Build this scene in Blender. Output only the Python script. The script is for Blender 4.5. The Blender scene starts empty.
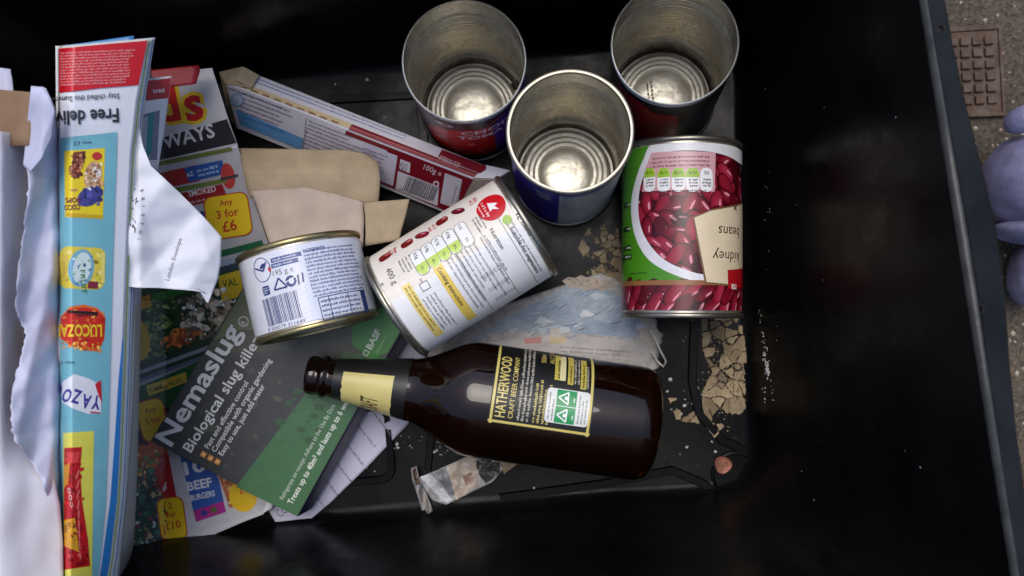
import bpy, bmesh, math, random
from mathutils import Vector, Matrix, noise
from mathutils.geometry import tessellate_polygon
random.seed(7)
R_ = math.radians
scene = bpy.context.scene
COL = scene.collection

# ------------------------------------------------------------------ camera
F, CX, CY, HC = 797.0, 512.0, 288.0, 0.58
NADIR = (548.0, 312.0)
_dn = Vector(((NADIR[0]-CX)/F, -(NADIR[1]-CY)/F, -1)).normalized()
_Z = -_dn
_X = (Vector((1, 0, 0)) - _Z*_Z.x).normalized()
_Y = _Z.cross(_X)
RC = Matrix((_X, _Y, _Z))            # camera axes -> world axes
CAM = Vector((0, 0, HC))
cam_d = bpy.data.cameras.new('camera')
cam_d.sensor_width = 36.0
cam_d.lens = 36.0*F/1024.0
cam_d.clip_start = 0.01
cam_d.clip_end = 200.0
cam_d.dof.use_dof = True
cam_d.dof.focus_distance = 0.48
cam_d.dof.aperture_fstop = 9.0
cam_o = bpy.data.objects.new('camera', cam_d)
COL.objects.link(cam_o)
cam_o.matrix_world = Matrix.Translation(CAM) @ RC.to_4x4()
scene.camera = cam_o

# ------------------------------------------------------------------ daylight
SUN_EL, SUN_AZ = R_(70), R_(95)      # azimuth measured from +X towards +Y
sdir = Vector((math.cos(SUN_EL)*math.cos(SUN_AZ), math.cos(SUN_EL)*math.sin(SUN_AZ), math.sin(SUN_EL)))
world = bpy.data.worlds.new('World')
scene.world = world
world.use_nodes = True
nt = world.node_tree
bg = nt.nodes['Background']
sky = nt.nodes.new('ShaderNodeTexSky')
sky.sky_type = 'NISHITA'
sky.sun_disc = False
sky.sun_elevation = SUN_EL
sky.sun_rotation = math.pi/2 - SUN_AZ
sky.air_density = 1.0
sky.dust_density = 2.5
nt.links.new(sky.outputs[0], bg.inputs[0])
bg.inputs[1].default_value = 0.145
sun_d = bpy.data.lights.new('sun', 'SUN')
sun_d.energy = 1.15
sun_d.angle = R_(35)
sun_d.color = (1.0, 0.965, 0.92)
sun_o = bpy.data.objects.new('sun', sun_d)
COL.objects.link(sun_o)
sun_o.rotation_euler = (-sdir).to_track_quat('-Z', 'Y').to_euler()
scene.view_settings.view_transform = 'Standard'
scene.view_settings.look = 'None'
scene.view_settings.gamma = 1.0
scene.view_settings.use_curve_mapping = False
scene.view_settings.exposure = 0.32
scene.cycles.use_denoising = True
scene.cycles.max_bounces = 8

# ------------------------------------------------------------------ helpers
def at(px, py, z):
    """world point at height z that the photograph shows at (px, py)"""
    d = RC @ Vector(((px-CX)/F, -(py-CY)/F, -1))
    return CAM + d*((z-HC)/d.z)

def ray(px, py):
    return (RC @ Vector(((px-CX)/F, -(py-CY)/F, -1))).normalized()

def lin(c):
    c /= 255.0
    return c/12.92 if c <= 0.04045 else ((c+0.055)/1.055)**2.4

def C(r, g, b):
    return (lin(r), lin(g), lin(b), 1.0)

def nz(x, y, z=0.0):
    return noise.noise(Vector((x, y, z)))

def fold(x, y, deg, wl, ph, amp):
    q = (x*math.cos(R_(deg))+y*math.sin(R_(deg)))/wl+ph+0.25*nz(x*0.012, y*0.012, deg)
    return amp*abs((q % 2)-1)

class Thing:
    """an Empty at the base of a thing; parts are its children"""
    def __init__(s, name, label, cat, base, group=None):
        s.o = bpy.data.objects.new(name, None)
        s.o.empty_display_size = 0.01
        COL.objects.link(s.o)
        s.o.location = base
        s.base = Vector(base)
        s.o['label'] = label
        s.o['category'] = cat
        if group:
            s.o['group'] = group

def mesh_obj(name, verts, faces, mats, root=None, parent=None, smooth=None, cols=None, fmat=None):
    """one mesh object; root = Thing whose base is the local origin; parent = object to hang it on"""
    me = bpy.data.meshes.new(name)
    base = root.base if root else Vector((0, 0, 0))
    me.from_pydata([tuple(Vector(v)-base) for v in verts], [], faces)
    for m in (mats if isinstance(mats, (list, tuple)) else [mats]):
        me.materials.append(m)
    if fmat:
        me.polygons.foreach_set('material_index', fmat)
    if cols is not None:
        a = me.color_attributes.new('Col', 'FLOAT_COLOR', 'CORNER')
        flat = []
        for p, c in zip(me.polygons, cols):
            flat.extend(list(c)*p.loop_total)
        a.data.foreach_set('color', flat)
    if smooth is not None:
        me.polygons.foreach_set('use_smooth', [True]*len(me.polygons))
        if smooth > 0:
            me.set_sharp_from_angle(angle=R_(smooth))
    me.update()
    o = bpy.data.objects.new(name, me)
    COL.objects.link(o)
    if parent is not None:
        o.parent = parent
    elif root:
        o.parent = root.o
    return o

def single(name, verts, faces, mats, label, cat, group=None, smooth=None, kind=None, cols=None):
    """a thing that is one mesh, its origin at its own lowest middle"""
    vs = [Vector(v) for v in verts]
    n = len(vs)
    b = Vector((sum(v.x for v in vs)/n, sum(v.y for v in vs)/n, min(v.z for v in vs)))
    class B: pass
    r = B(); r.base = b; r.o = None
    me_o = mesh_obj(name, verts, faces, mats, root=None, smooth=smooth, cols=cols)
    for v in me_o.data.vertices:
        v.co -= b
    me_o.location = b
    r.o = me_o
    if label: me_o['label'] = label
    if cat: me_o['category'] = cat
    if group: me_o['group'] = group
    if kind: me_o['kind'] = kind
    return r

def solidify(o, t, off=-1.0):
    m = o.modifiers.new('thickness', 'SOLIDIFY')
    m.thickness = t
    m.offset = off
    m.use_rim = True
    return o

# ------------------------------------------------------------------ materials
def newmat(name):
    m = bpy.data.materials.new(name)
    m.use_nodes = True
    return m, m.node_tree.nodes, m.node_tree.links, m.node_tree.nodes['Principled BSDF']

def nnoise(n, l, scale, detail=4, rough=0.6, vec=None):
    t = n.new('ShaderNodeTexNoise')
    t.inputs['Scale'].default_value = scale
    t.inputs['Detail'].default_value = detail
    t.inputs['Roughness'].default_value = rough
    if vec is None:
        tc = n.new('ShaderNodeTexCoord')
        vec = tc.outputs['Object']
    l.new(vec, t.inputs['Vector'])
    return t

def ramp(n, l, src, stops):
    r = n.new('ShaderNodeValToRGB')
    el = r.color_ramp.elements
    while len(el) < len(stops):
        el.new(0.5)
    for e, (p, c) in zip(el, stops):
        e.position = p
        e.color = c if len(c) == 4 else (*c, 1)
    l.new(src, r.inputs[0])
    return r

def mixc(n, l, fac, a, b, blend='MIX'):
    m = n.new('ShaderNodeMix')
    m.data_type = 'RGBA'
    m.blend_type = blend
    for sock, v in ((m.inputs[0], fac), (m.inputs[6], a), (m.inputs[7], b)):
        if hasattr(v, 'is_linked'):
            l.new(v, sock)
        else:
            sock.default_value = v
    return m.outputs[2]

def bump(n, l, b, src, strength=0.3, dist=0.0005):
    bp = n.new('ShaderNodeBump')
    bp.inputs['Strength'].default_value = strength
    bp.inputs['Distance'].default_value = dist
    l.new(src, bp.inputs['Height'])
    l.new(bp.outputs[0], b.inputs['Normal'])

def mat_plain(name, col, rough=0.5, metal=0.0, var=0.12, scale=60, bmp=0.0, bscale=400, coat=0.0, spec=0.5):
    m, n, l, b = newmat(name)
    t = nnoise(n, l, scale)
    r = ramp(n, l, t.outputs[0], [(0.3, tuple(c*(1-var) for c in col[:3])), (0.7, tuple(min(1, c*(1+var)) for c in col[:3]))])
    l.new(r.outputs[0], b.inputs['Base Color'])
    b.inputs['Roughness'].default_value = rough
    b.inputs['Metallic'].default_value = metal
    b.inputs['Specular IOR Level'].default_value = spec
    b.inputs['Coat Weight'].default_value = coat
    b.inputs['Coat Roughness'].default_value = 0.15
    if bmp:
        t2 = nnoise(n, l, bscale, 3)
        bump(n, l, b, t2.outputs[0], bmp, 0.0006)
    return m

def mat_print(name, rough=0.4, wear=0.0, spec=0.5, dirt=0.12, bmp=0.05, bscale=120):
    """printed ink: colour from the print's own colour attribute, with slight fading and scuffs"""
    m, n, l, b = newmat(name)
    a = n.new('ShaderNodeVertexColor'); a.layer_name = 'Col'
    t = nnoise(n, l, 90, 5)
    g = ramp(n, l, t.outputs[0], [(0.25, (1-dirt,)*3), (0.7, (1, 1, 1))])
    c = mixc(n, l, 1.0, a.outputs[0], g.outputs[0], 'MULTIPLY')
    if wear:
        t3 = nnoise(n, l, 160, 6, 0.7)
        w = ramp(n, l, t3.outputs[0], [(0.60, (0, 0, 0)), (0.72, (wear,)*3)])
        c = mixc(n, l, w.outputs[0], c, (0.35, 0.33, 0.30, 1))
    l.new(c, b.inputs['Base Color'])
    t4 = nnoise(n, l, 45, 3)
    rr = n.new('ShaderNodeMapRange')
    rr.inputs[3].default_value = rough*0.75; rr.inputs[4].default_value = min(1, rough*1.3)
    l.new(t4.outputs[0], rr.inputs[0]); l.new(rr.outputs[0], b.inputs['Roughness'])
    b.inputs['Specular IOR Level'].default_value = spec
    if bmp:
        t5 = nnoise(n, l, bscale, 3)
        bump(n, l, b, t5.outputs[0], bmp, 0.001)
    return m

M = {}
M['print'] = mat_print('printed_gloss_paper', 0.38)
M['print_matt'] = mat_print('printed_matt_paper', 0.6, bmp=0.08)
M['print_can'] = mat_print('printed_can_label', 0.3, bmp=0.03)
M['print_box'] = mat_print('printed_card_box', 0.33, wear=0.10, bmp=0.15)
M['print_wet'] = mat_print('printed_torn_film', 0.42, wear=0.55, bmp=0.15, bscale=160, dirt=0.3)
M['paper'] = mat_plain('white_paper', (0.76, 0.77, 0.82), 0.6, var=0.03, scale=40, bmp=0.15, bscale=140)
M['paper_lav'] = mat_plain('bluish_white_paper', (0.50, 0.50, 0.63), 0.6, var=0.06, scale=40, bmp=0.25, bscale=110)
M['paper_edge'] = mat_plain('page_edges', (0.72, 0.72, 0.72), 0.7, var=0.08, scale=300)
M['kraft'] = mat_plain('grey_brown_board', (0.38, 0.295, 0.19), 0.75, var=0.14, scale=70, bmp=0.12, bscale=700)
M['kraft_pale'] = mat_plain('pale_inner_board', (0.43, 0.355, 0.295), 0.7, var=0.12, scale=60, bmp=0.08, bscale=500)
M['kraft_dark'] = mat_plain('corrugated_brown_board', (0.25, 0.15, 0.085), 0.8, var=0.12, scale=50)
M['navy'] = mat_plain('dark_blue_card', (0.018, 0.022, 0.06), 0.4, var=0.2)
M['burgundy'] = mat_plain('burgundy_card', (0.16, 0.012, 0.022), 0.35, var=0.12)
M['tin_seam'] = mat_plain('bright_tin_seam', (0.30, 0.285, 0.24), 0.36, 0.9, var=0.15, scale=200)
M['cut_edge'] = mat_plain('bright_cut_edge', (0.62, 0.60, 0.54), 0.25, 0.85, var=0.15, scale=200)
M['gold_seam'] = mat_plain('gold_lacquer_seam', (0.36, 0.30, 0.15), 0.33, 0.9, var=0.15, scale=200)
M['copper'] = mat_plain('copper', (0.26, 0.10, 0.065), 0.55, 0.3, var=0.5, scale=260, bmp=0.6, bscale=500)
M['lavender'] = mat_plain('lavender_glaze', (0.185, 0.178, 0.300), 0.40, var=0.30, scale=55, bmp=0.9, bscale=120, coat=0.2)
M['flake'] = mat_plain('dried_mud', (0.34, 0.265, 0.165), 0.85, var=0.25, scale=220, bmp=0.5, bscale=900)
def vary(m):
    n, l = m.node_tree.nodes, m.node_tree.links
    b = n['Principled BSDF']
    src = b.inputs['Base Color'].links[0].from_socket
    oi = n.new('ShaderNodeObjectInfo')
    g = ramp(n, l, oi.outputs['Random'], [(0.0, (0.55, 0.52, 0.48)), (1.0, (1.15, 1.15, 1.12))])
    l.new(mixc(n, l, 1.0, src, g.outputs[0], 'MULTIPLY'), b.inputs['Base Color'])
vary(M['flake'])
M['fleck'] = mat_plain('pale_residue', (0.50, 0.49, 0.46), 0.8, var=0.2, scale=500)
M['pebble'] = mat_plain('pale_grit', (0.42, 0.36, 0.27), 0.85, var=0.3, scale=60)
M['hole'] = mat_plain('dark_hole', (0.004, 0.004, 0.005), 0.8)

def make_plastic():
    m, n, l, b = newmat('black_box_plastic')
    tc = n.new('ShaderNodeTexCoord')
    t = nnoise(n, l, 14, 6, 0.65)
    base = ramp(n, l, t.outputs[0], [(0.35, (0.0022, 0.0023, 0.0026)), (0.72, (0.0062, 0.0062, 0.0063))])
    # fine scratches: noise stretched along the walls
    mp = n.new('ShaderNodeMapping'); mp.inputs['Scale'].default_value = (18, 5, 240)
    mp.inputs['Rotation'].default_value = (0.3, 0.1, 0.25)
    l.new(tc.outputs['Object'], mp.inputs[0])
    sc = nnoise(n, l, 6, 3, 0.6, mp.outputs[0])
    scr = ramp(n, l, sc.outputs[0], [(0.66, (0, 0, 0)), (0.78, (0.5,)*3)])
    t3 = nnoise(n, l, 11, 4)
    ms = ramp(n, l, t3.outputs[0], [(0.50, (0, 0, 0)), (0.75, (0.7,)*3)])
    f0 = mixc(n, l, 1.0, scr.outputs[0], ms.outputs[0], 'MULTIPLY')
    c0 = mixc(n, l, f0, base.outputs[0], (0.045, 0.045, 0.045, 1))
    # settled dust and dried water marks
    t2 = nnoise(n, l, 420, 3, 0.6)
    sp = ramp(n, l, t2.outputs[0], [(0.70, (0, 0, 0)), (0.80, (0.8,)*3)])
    f = mixc(n, l, 1.0, sp.outputs[0], ms.outputs[0], 'MULTIPLY')
    c = mixc(n, l, f, c0, (0.11, 0.105, 0.095, 1))
    l.new(c, b.inputs['Base Color'])
    t4 = nnoise(n, l, 20, 7, 0.7)
    rr = ramp(n, l, t4.outputs[0], [(0.32, (0.14,)*3), (0.68, (0.46,)*3)])
    l.new(rr.outputs[0], b.inputs['Roughness'])
    t5 = nnoise(n, l, 900, 2)
    b.inputs['Specular IOR Level'].default_value = 0.10
    bump(n, l, b, t5.outputs[0], 0.10, 0.0003)
    return m
M['plastic'] = make_plastic()
M['rim_plastic'] = mat_plain('rim_black_plastic', (0.010, 0.011, 0.013), 0.30, var=0.5, scale=30, bmp=0.25, bscale=260, spec=0.13)

def make_tin(name, c1, c2, rough, stain, metal):
    m, n, l, b = newmat(name)
    t = nnoise(n, l, 34, 6, 0.65)
    r = ramp(n, l, t.outputs[0], [(0.30, c2), (0.62, c1)])
    t2 = nnoise(n, l, 14, 5, 0.7)
    s = ramp(n, l, t2.outputs[0], [(0.52, (0, 0, 0)), (0.75, (stain,)*3)])
    c = mixc(n, l, s.outputs[0], r.outputs[0], (0.11, 0.075, 0.035, 1))
    l.new(c, b.inputs['Base Color'])
    b.inputs['Metallic'].default_value = metal
    t4 = nnoise(n, l, 60, 5)
    rr = ramp(n, l, t4.outputs[0], [(0.3, (rough*0.8,)*3), (0.7, (rough*1.4,)*3)])
    l.new(rr.outputs[0], b.inputs['Roughness'])
    return m
M['tin'] = make_tin('tinned_steel_inside', (0.64, 0.60, 0.50), (0.42, 0.37, 0.27), 0.24, 0.40, 0.80)
def dent(m, scale, strength, dist):
    n, l = m.node_tree.nodes, m.node_tree.links
    t = nnoise(n, l, scale, 3)
    bump(n, l, n['Principled BSDF'], t.outputs[0], strength, dist)
    return m
M['tin_base'] = dent(make_tin('tinned_can_base', (0.70, 0.68, 0.60), (0.50, 0.47, 0.38), 0.34, 0.40, 0.65), 40, 0.4, 0.003)
dent(M['tin'], 30, 0.35, 0.003)

def make_ground():
    m, n, l, b = newmat('worn_tarmac')
    t = nnoise(n, l, 9, 6)
    r = ramp(n, l, t.outputs[0], [(0.3, (0.058, 0.044, 0.031)), (0.7, (0.105, 0.081, 0.057))])
    v = n.new('ShaderNodeTexVoronoi'); v.inputs['Scale'].default_value = 480
    tc = n.new('ShaderNodeTexCoord'); l.new(tc.outputs['Object'], v.inputs['Vector'])
    vv = ramp(n, l, v.outputs['Color'], [(0.15, (0.45,)*3), (0.9, (1.5, 1.45, 1.35))])
    c = mixc(n, l, 0.8, r.outputs[0], vv.outputs[0], 'MULTIPLY')
    l.new(c, b.inputs['Base Color'])
    b.inputs['Roughness'].default_value = 0.9
    bump(n, l, b, v.outputs['Distance'], 0.5, 0.0015)
    return m
M['ground'] = make_ground()

def make_rust():
    m, n, l, b = newmat('rusty_iron')
    t = nnoise(n, l, 120, 6)
    r = ramp(n, l, t.outputs[0], [(0.3, (0.045, 0.025, 0.016)), (0.5, (0.085, 0.048, 0.030)), (0.7, (0.12, 0.090, 0.068))])
    l.new(r.outputs[0], b.inputs['Base Color'])
    b.inputs['Roughness'].default_value = 0.8
    bump(n, l, b, t.outputs[0], 0.5, 0.001)
    return m
M['rust'] = make_rust()

def make_glass():
    m, n, l, b = newmat('brown_bottle_glass')
    b.inputs['Base Color'].default_value = (0.060, 0.015, 0.0045, 1)
    b.inputs['Roughness'].default_value = 0.03
    b.inputs['Transmission Weight'].default_value = 0.9
    tr = nnoise(n, l, 30, 6, 0.7)
    rg = ramp(n, l, tr.outputs[0], [(0.45, (0.02,)*3), (0.70, (0.14,)*3)])
    l.new(rg.outputs[0], b.inputs['Roughness'])
    b.inputs['IOR'].default_value = 1.5
    t = nnoise(n, l, 25, 2)
    bump(n, l, b, t.outputs[0], 0.05, 0.001)
    return m
M['glass'] = make_glass()

def make_film():
    m, n, l, b = newmat('clear_torn_film')
    t = nnoise(n, l, 70, 4)
    b.inputs['Base Color'].default_value = (0.55, 0.55, 0.56, 1)
    b.inputs['Roughness'].default_value = 0.18
    r = ramp(n, l, t.outputs[0], [(0.35, (0.25,)*3), (0.65, (0.6,)*3)])
    l.new(r.outputs[0], b.inputs['Alpha'])
    bump(n, l, b, t.outputs[0], 0.5, 0.002)
    return m
M['film'] = make_film()

def make_bag():
    m, n, l, b = newmat('white_film_bag')
    t = nnoise(n, l, 12, 3)
    r = ramp(n, l, t.outputs[0], [(0.38, (0.50, 0.43, 0.41)), (0.62, (0.66, 0.64, 0.68))])
    l.new(r.outputs[0], b.inputs['Base Color'])
    b.inputs['Roughness'].default_value = 0.38
    t2 = nnoise(n, l, 26, 3)
    bump(n, l, b, t2.outputs[0], 0.12, 0.004)
    return m
M['bag'] = make_bag()

# ------------------------------------------------------------------ flat print
_tcache = {}
def text_tris(s, bold):
    """triangles of a line of lettering, cap height 1, baseline at 0"""
    k = (s, bold)
    if k in _tcache:
        return _tcache[k]
    def raw(body):
        cu = bpy.data.curves.new('lettering', 'FONT')
        cu.body = body
        cu.resolution_u = 2
        cu.offset = bold*0.02
        ob = bpy.data.objects.new('lettering', cu)
        COL.objects.link(ob)
        dg = bpy.context.evaluated_depsgraph_get()
        dg.update()
        me = ob.evaluated_get(dg).to_mesh()
        me.calc_loop_triangles()
        vs = [(v.co.x, v.co.y) for v in me.vertices]
        ts = [tuple(vs[i] for i in t.vertices) for t in me.loop_triangles]
        ob.evaluated_get(dg).to_mesh_clear()
        bpy.data.objects.remove(ob)
        bpy.data.curves.remove(cu)
        return ts
    if 'cap' not in _tcache:
        h = [p[1] for t in raw('H') for p in t]
        _tcache['cap'] = max(h)-min(h) if h else 0.7
    cap = _tcache['cap']
    ts = [tuple((p[0]/cap, p[1]/cap) for p in t) for t in raw(s)]
    xs = [p[0] for t in ts for p in t] or [0, 1]
    out = (ts, min(xs), max(xs))
    _tcache[k] = out
    return out

LIFT, LSTEP = 0.00012, 0.00007

class Print:
    """flat ink shapes laid out on a canvas (x right; y up unless flip) and wrapped on a surface by mapf(x, y, lift)"""
    def __init__(s, mapf, seg, flip=False, step=LSTEP):
        s.step = step
        s.mapf, s.seg, s.fl = mapf, seg, (-1 if flip else 1)
        s.v, s.f, s.c = [], [], []
        s.k = 0
    def tri(s, pts, col, layer, seg=None):
        seg = seg or s.seg
        st = [tuple(pts)]
        lift = LIFT + layer*s.step + (s.k % 12)*1e-6
        while st:
            t = st.pop()
            d = [math.dist(t[i], t[(i+1) % 3]) for i in range(3)]
            i = max(range(3), key=lambda q: d[q])
            if d[i] > seg:
                a, b, c = t[i], t[(i+1) % 3], t[(i+2) % 3]
                m = ((a[0]+b[0])/2, (a[1]+b[1])/2)
                st += [(a, m, c), (m, b, c)]
            else:
                n = len(s.v)
                s.v += [s.mapf(p[0], p[1], lift) for p in t]
                s.f.append((n, n+1, n+2)); s.c.append(col)
    def poly(s, pts, col, layer=0):
        s.k += 1
        for t in tessellate_polygon([[Vector((p[0], p[1], 0)) for p in pts]]):
            s.tri([tuple(pts[i][:2]) for i in t], col, layer)
    def xf(s, x, y, rot, pts):
        c, n = math.cos(R_(rot)), math.sin(R_(rot))
        return [(x + (p[0]*c-p[1]*n), y + s.fl*(p[0]*n+p[1]*c)) for p in pts]
    def rect(s, x, y, w, h, col, layer=0, rot=0):
        s.poly(s.xf(x, y, rot, [(-w/2, -h/2), (w/2, -h/2), (w/2, h/2), (-w/2, h/2)]), col, layer)
    def rrect(s, x, y, w, h, r, col, layer=0, rot=0):
        p = []
        for cx, cy, a0 in ((w/2-r, h/2-r, 0), (-w/2+r, h/2-r, 90), (-w/2+r, -h/2+r, 180), (w/2-r, -h/2+r, 270)):
            p += [(cx+r*math.cos(R_(a0+a)), cy+r*math.sin(R_(a0+a))) for a in (0, 30, 60, 90)]
        s.poly(s.xf(x, y, rot, p), col, layer)
    def ell(s, x, y, a, b, col, layer=0, rot=0, n=20):
        s.poly(s.xf(x, y, rot, [(a*math.cos(2*math.pi*i/n), b*math.sin(2*math.pi*i/n)) for i in range(n)]), col, layer)
    def line(s, pts, w, col, layer=0):
        for (x0, y0), (x1, y1) in zip(pts, pts[1:]):
            dx, dy = x1-x0, y1-y0
            L = math.hypot(dx, dy) or 1e-9
            nx, ny = -dy/L*w/2, dx/L*w/2
            s.poly([(x0+nx, y0+ny), (x1+nx, y1+ny), (x1-nx, y1-ny), (x0-nx, y0-ny)], col, layer)
    def text(s, t, x, y, h, col, layer=1, rot=0, w=None, align='L', bold=0.0, shear=0.0):
        s.k += 1
        ts, x0, x1 = text_tris(t, bold)
        sx = h if w is None else w/(x1-x0)
        ox = {'L': x0, 'C': (x0+x1)/2, 'R': x1}[align]
        for tr in ts:
            s.tri(s.xf(x, y, rot, [((p[0]-ox)*sx + shear*p[1]*h, p[1]*h) for p in tr]), col, layer)
    def micro(s, x, y, w, rows, pitch, h, col, layer=1, rot=0, seed=1, wl=(3, 9), ragged=0.3):
        """rows of small words too fine to read; x, y = start of the first row"""
        rd = random.Random(seed)
        for r in range(rows):
            end = w*(1-ragged*rd.random())
            q = 0.0
            while q < end:
                L = rd.uniform(*wl)*h*0.55
                L = min(L, end-q)
                g = 0.0
                while g < L-h*0.2:
                    cw = h*rd.choice((0.22, 0.42, 0.50, 0.58))
                    lo = -0.5*h-(0.25*h if rd.random() < 0.12 else 0)
                    hi = h*rd.choice((0.25, 0.25, 0.3, 0.6, 0.65))
                    yy = -r*pitch
                    s.poly(s.xf(x, y, rot, [(q+g, yy+lo), (q+g+cw, yy+lo), (q+g+cw*0.8, yy+hi), (q+g, yy+hi)]), col, layer)
                    g += cw+h*0.20
                q += L + h*0.5
    def barcode(s, x, y, w, h, col, layer=1, rot=0, seed=3):
        rd = random.Random(seed)
        q = 0.0
        while q < w:
            b = w*rd.choice((0.012, 0.02, 0.03))
            s.poly(s.xf(x, y, rot, [(q, 0), (q+b, 0), (q+b, h), (q, h)]), col, layer)
            q += b + w*rd.choice((0.012, 0.018, 0.03))
    def build(s, name, mat, root, parent=None):
        return mesh_obj(name, s.v, s.f, mat, root, parent, smooth=None, cols=s.c)

# ------------------------------------------------------------------ cylinders
class Cyl:
    """frame of a round thing from base centre p0 to top centre p1; angle 0 points at hint"""
    def __init__(s, p0, p1, r, hint):
        s.p0, s.p1, s.r = Vector(p0), Vector(p1), r
        s.h = (s.p1-s.p0).length
        s.z = (s.p1-s.p0).normalized()
        hint = Vector(hint)
        s.x = (hint - s.z*hint.dot(s.z)).normalized()
        s.y = s.z.cross(s.x)
    def pt(s, r, a, z):
        return s.p0 + s.z*z + (s.x*math.cos(a) + s.y*math.sin(a))*r
    def map(s, u, v, lift):
        return s.pt(s.r+lift, u/s.r, v)
    def uv(s, px, py):
        d = ray(px, py); o = CAM-s.p0
        dx, dy, dz = d.dot(s.x), d.dot(s.y), d.dot(s.z)
        ox, oy, oz = o.dot(s.x), o.dot(s.y), o.dot(s.z)
        a = dx*dx+dy*dy; b = 2*(ox*dx+oy*dy); c = ox*ox+oy*oy-s.r**2
        t = (-b-math.sqrt(max(0, b*b-4*a*c)))/(2*a)
        return (math.atan2(oy+t*dy, ox+t*dx)*s.r, oz+t*dz)
    def uvs(s, pts):
        return [s.uv(*p) for p in pts]

def lathe(name, cyl, prof, mat, root, parent=None, segs=80, sharp=35, a0=0.0, a1=2*math.pi, wob=None):
    full = abs(a1-a0-2*math.pi) < 1e-6
    n = segs if full else segs+1
    vs, fs = [], []
    for (r, z) in prof:
        for i in range(n):
            a = a0+(a1-a0)*i/segs
            rr = r + (wob(a, z) if wob else 0.0)
            vs.append(cyl.pt(rr, a, z))
    m = n if full else n-1
    for j in range(len(prof)-1):
        for i in range(m):
            k = (i+1) % n
            fs.append((j*n+i, j*n+k, (j+1)*n+k, (j+1)*n+i))
    for j, rev in ((0, True), (len(prof)-1, False)):
        if prof[j][0] < 1e-4*0.5 and full:
            pass
    return mesh_obj(name, vs, fs, mat, root, parent, smooth=sharp)

def make_can(name, cyl, label, beads=True, seam='tin_seam', inside='tin', group=None, cat='can', closed=False, thin=False):
    t = Thing(name, label, cat, cyl.p0, group)
    R, H = cyl.r, cyl.h
    ri = R-(0.0007 if thin else 0.0011)
    prof = []
    N = 190
    def bead(f):
        if not beads or f < 0.2 or f > 0.86: return 0.0
        e = min(1, (f-0.2)/0.04, (0.86-f)/0.04)
        return 0.0008*e*math.sin(f*2*math.pi*22)
    inner = [(ri+bead(i/N), 0.004+(H-0.006)*i/N) for i in range(N+1)]
    outer = [(R-0.0004, H-0.002), (R-0.0004, 0.003)]
    lathe('can_wall', cyl, inner+outer, M[inside], t, sharp=40)
    # double seams
    def seam_prof(z0, d):
        if thin and d > 0:
            return [(ri-0.00005, z0+0.0008), (ri-0.0002, z0+0.0024), (ri+0.0001, z0+0.0030), (R+0.0001, z0+0.0029), (R+0.0004, z0+0.0022), (R+0.0004, z0+0.0006), (R-0.0004, z0)]
        return [(ri-0.0003, z0), (ri-0.0006, z0+d*0.0012), (ri-0.0002, z0+d*0.0026), (R+0.0003, z0+d*0.0030), (R+0.0012, z0+d*0.0022), (R+0.0013, z0+d*0.0004), (R+0.0006, z0-d*0.0004), (R-0.0004, z0-d*0.0006)]
    lathe('top_seam', cyl, seam_prof(H-0.003, 1), M['cut_edge'] if thin else M[seam], t, sharp=60)
    lathe('base_seam', cyl, seam_prof(0.003, -1), M[seam], t, sharp=60)
    # base panel with its pressed rings
    flat = 0.0215 if thin else 0.0195
    rp = [(ri+0.0002, 0.0042), (ri-0.0008, 0.0030), (ri-0.0032, 0.0030), (ri-0.0040, 0.0058), (ri-0.0052, 0.0064)]
    for i in range(61):
        f = i/60
        r = (ri-0.0056) + (flat*R/0.0375-(ri-0.0056))*f
        rp.append((r, 0.0060-0.0011*max(0.0, math.cos(f*2*math.pi*3.0))**4))
    rp += [((flat-0.0008)*R/0.0375, 0.0052), ((flat-0.0022)*R/0.0375, 0.0058), (0.012, 0.0062), (0.006, 0.0064), (0.00001, 0.0065)]
    lathe('base_panel', cyl, rp, M['tin_base'], t, sharp=50)
    if closed:
        lp = [(r, H-z) for r, z in rp]
        lathe('lid_panel', cyl, lp, M['tin_base'], t, sharp=50)
    lab = lathe('paper_label', cyl, [(R-0.0003, 0.0046), (R, 0.0048), (R, H-0.0048), (R-0.0003, H-0.0046)], M['label_base'], t, segs=120, sharp=30)
    return t, lab
M['label_base'] = mat_plain('label_paper', (0.62, 0.60, 0.58), 0.4, var=0.04)

# ------------------------------------------------------------------ sheets
def sheet(name, rows, zf, mat, thick=0.0003, cross=24, along=4, root=None, parent=None, label=None, cat=None, group=None, curve=True):
    """thin sheet; rows = [((left px), (right px)), ...] down the sheet, zf(px, py) its height above the box floor"""
    def interp(pts, t):
        n = len(pts)-1
        x = t*n; i = min(int(x), n-1); f = x-i
        a, b = Vector(pts[i]), Vector(pts[i+1])
        return a.lerp(b, f)
    L = [Vector(r[0]) for r in rows]; Rr = [Vector(r[1]) for r in rows]
    nv = (len(rows)-1)*along
    vs, fs = [], []
    for j in range(nv+1):
        a, b = interp(L, j/nv), interp(Rr, j/nv)
        for i in range(cross+1):
            p = a.lerp(b, i/cross)
            vs.append(at(p.x, p.y, zf(p.x, p.y)))
    w = cross+1
    for j in range(nv):
        for i in range(cross):
            fs.append((j*w+i, (j+1)*w+i, (j+1)*w+i+1, j*w+i+1))
    if root is None:
        r = single(name, vs, fs, mat, label, cat, group, smooth=0)
    else:
        o = mesh_obj(name, vs, fs, mat, root, parent, smooth=0)
        class B: pass
        r = B(); r.o = o; r.base = root.base
    solidify(r.o, thick)
    return r

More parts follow.
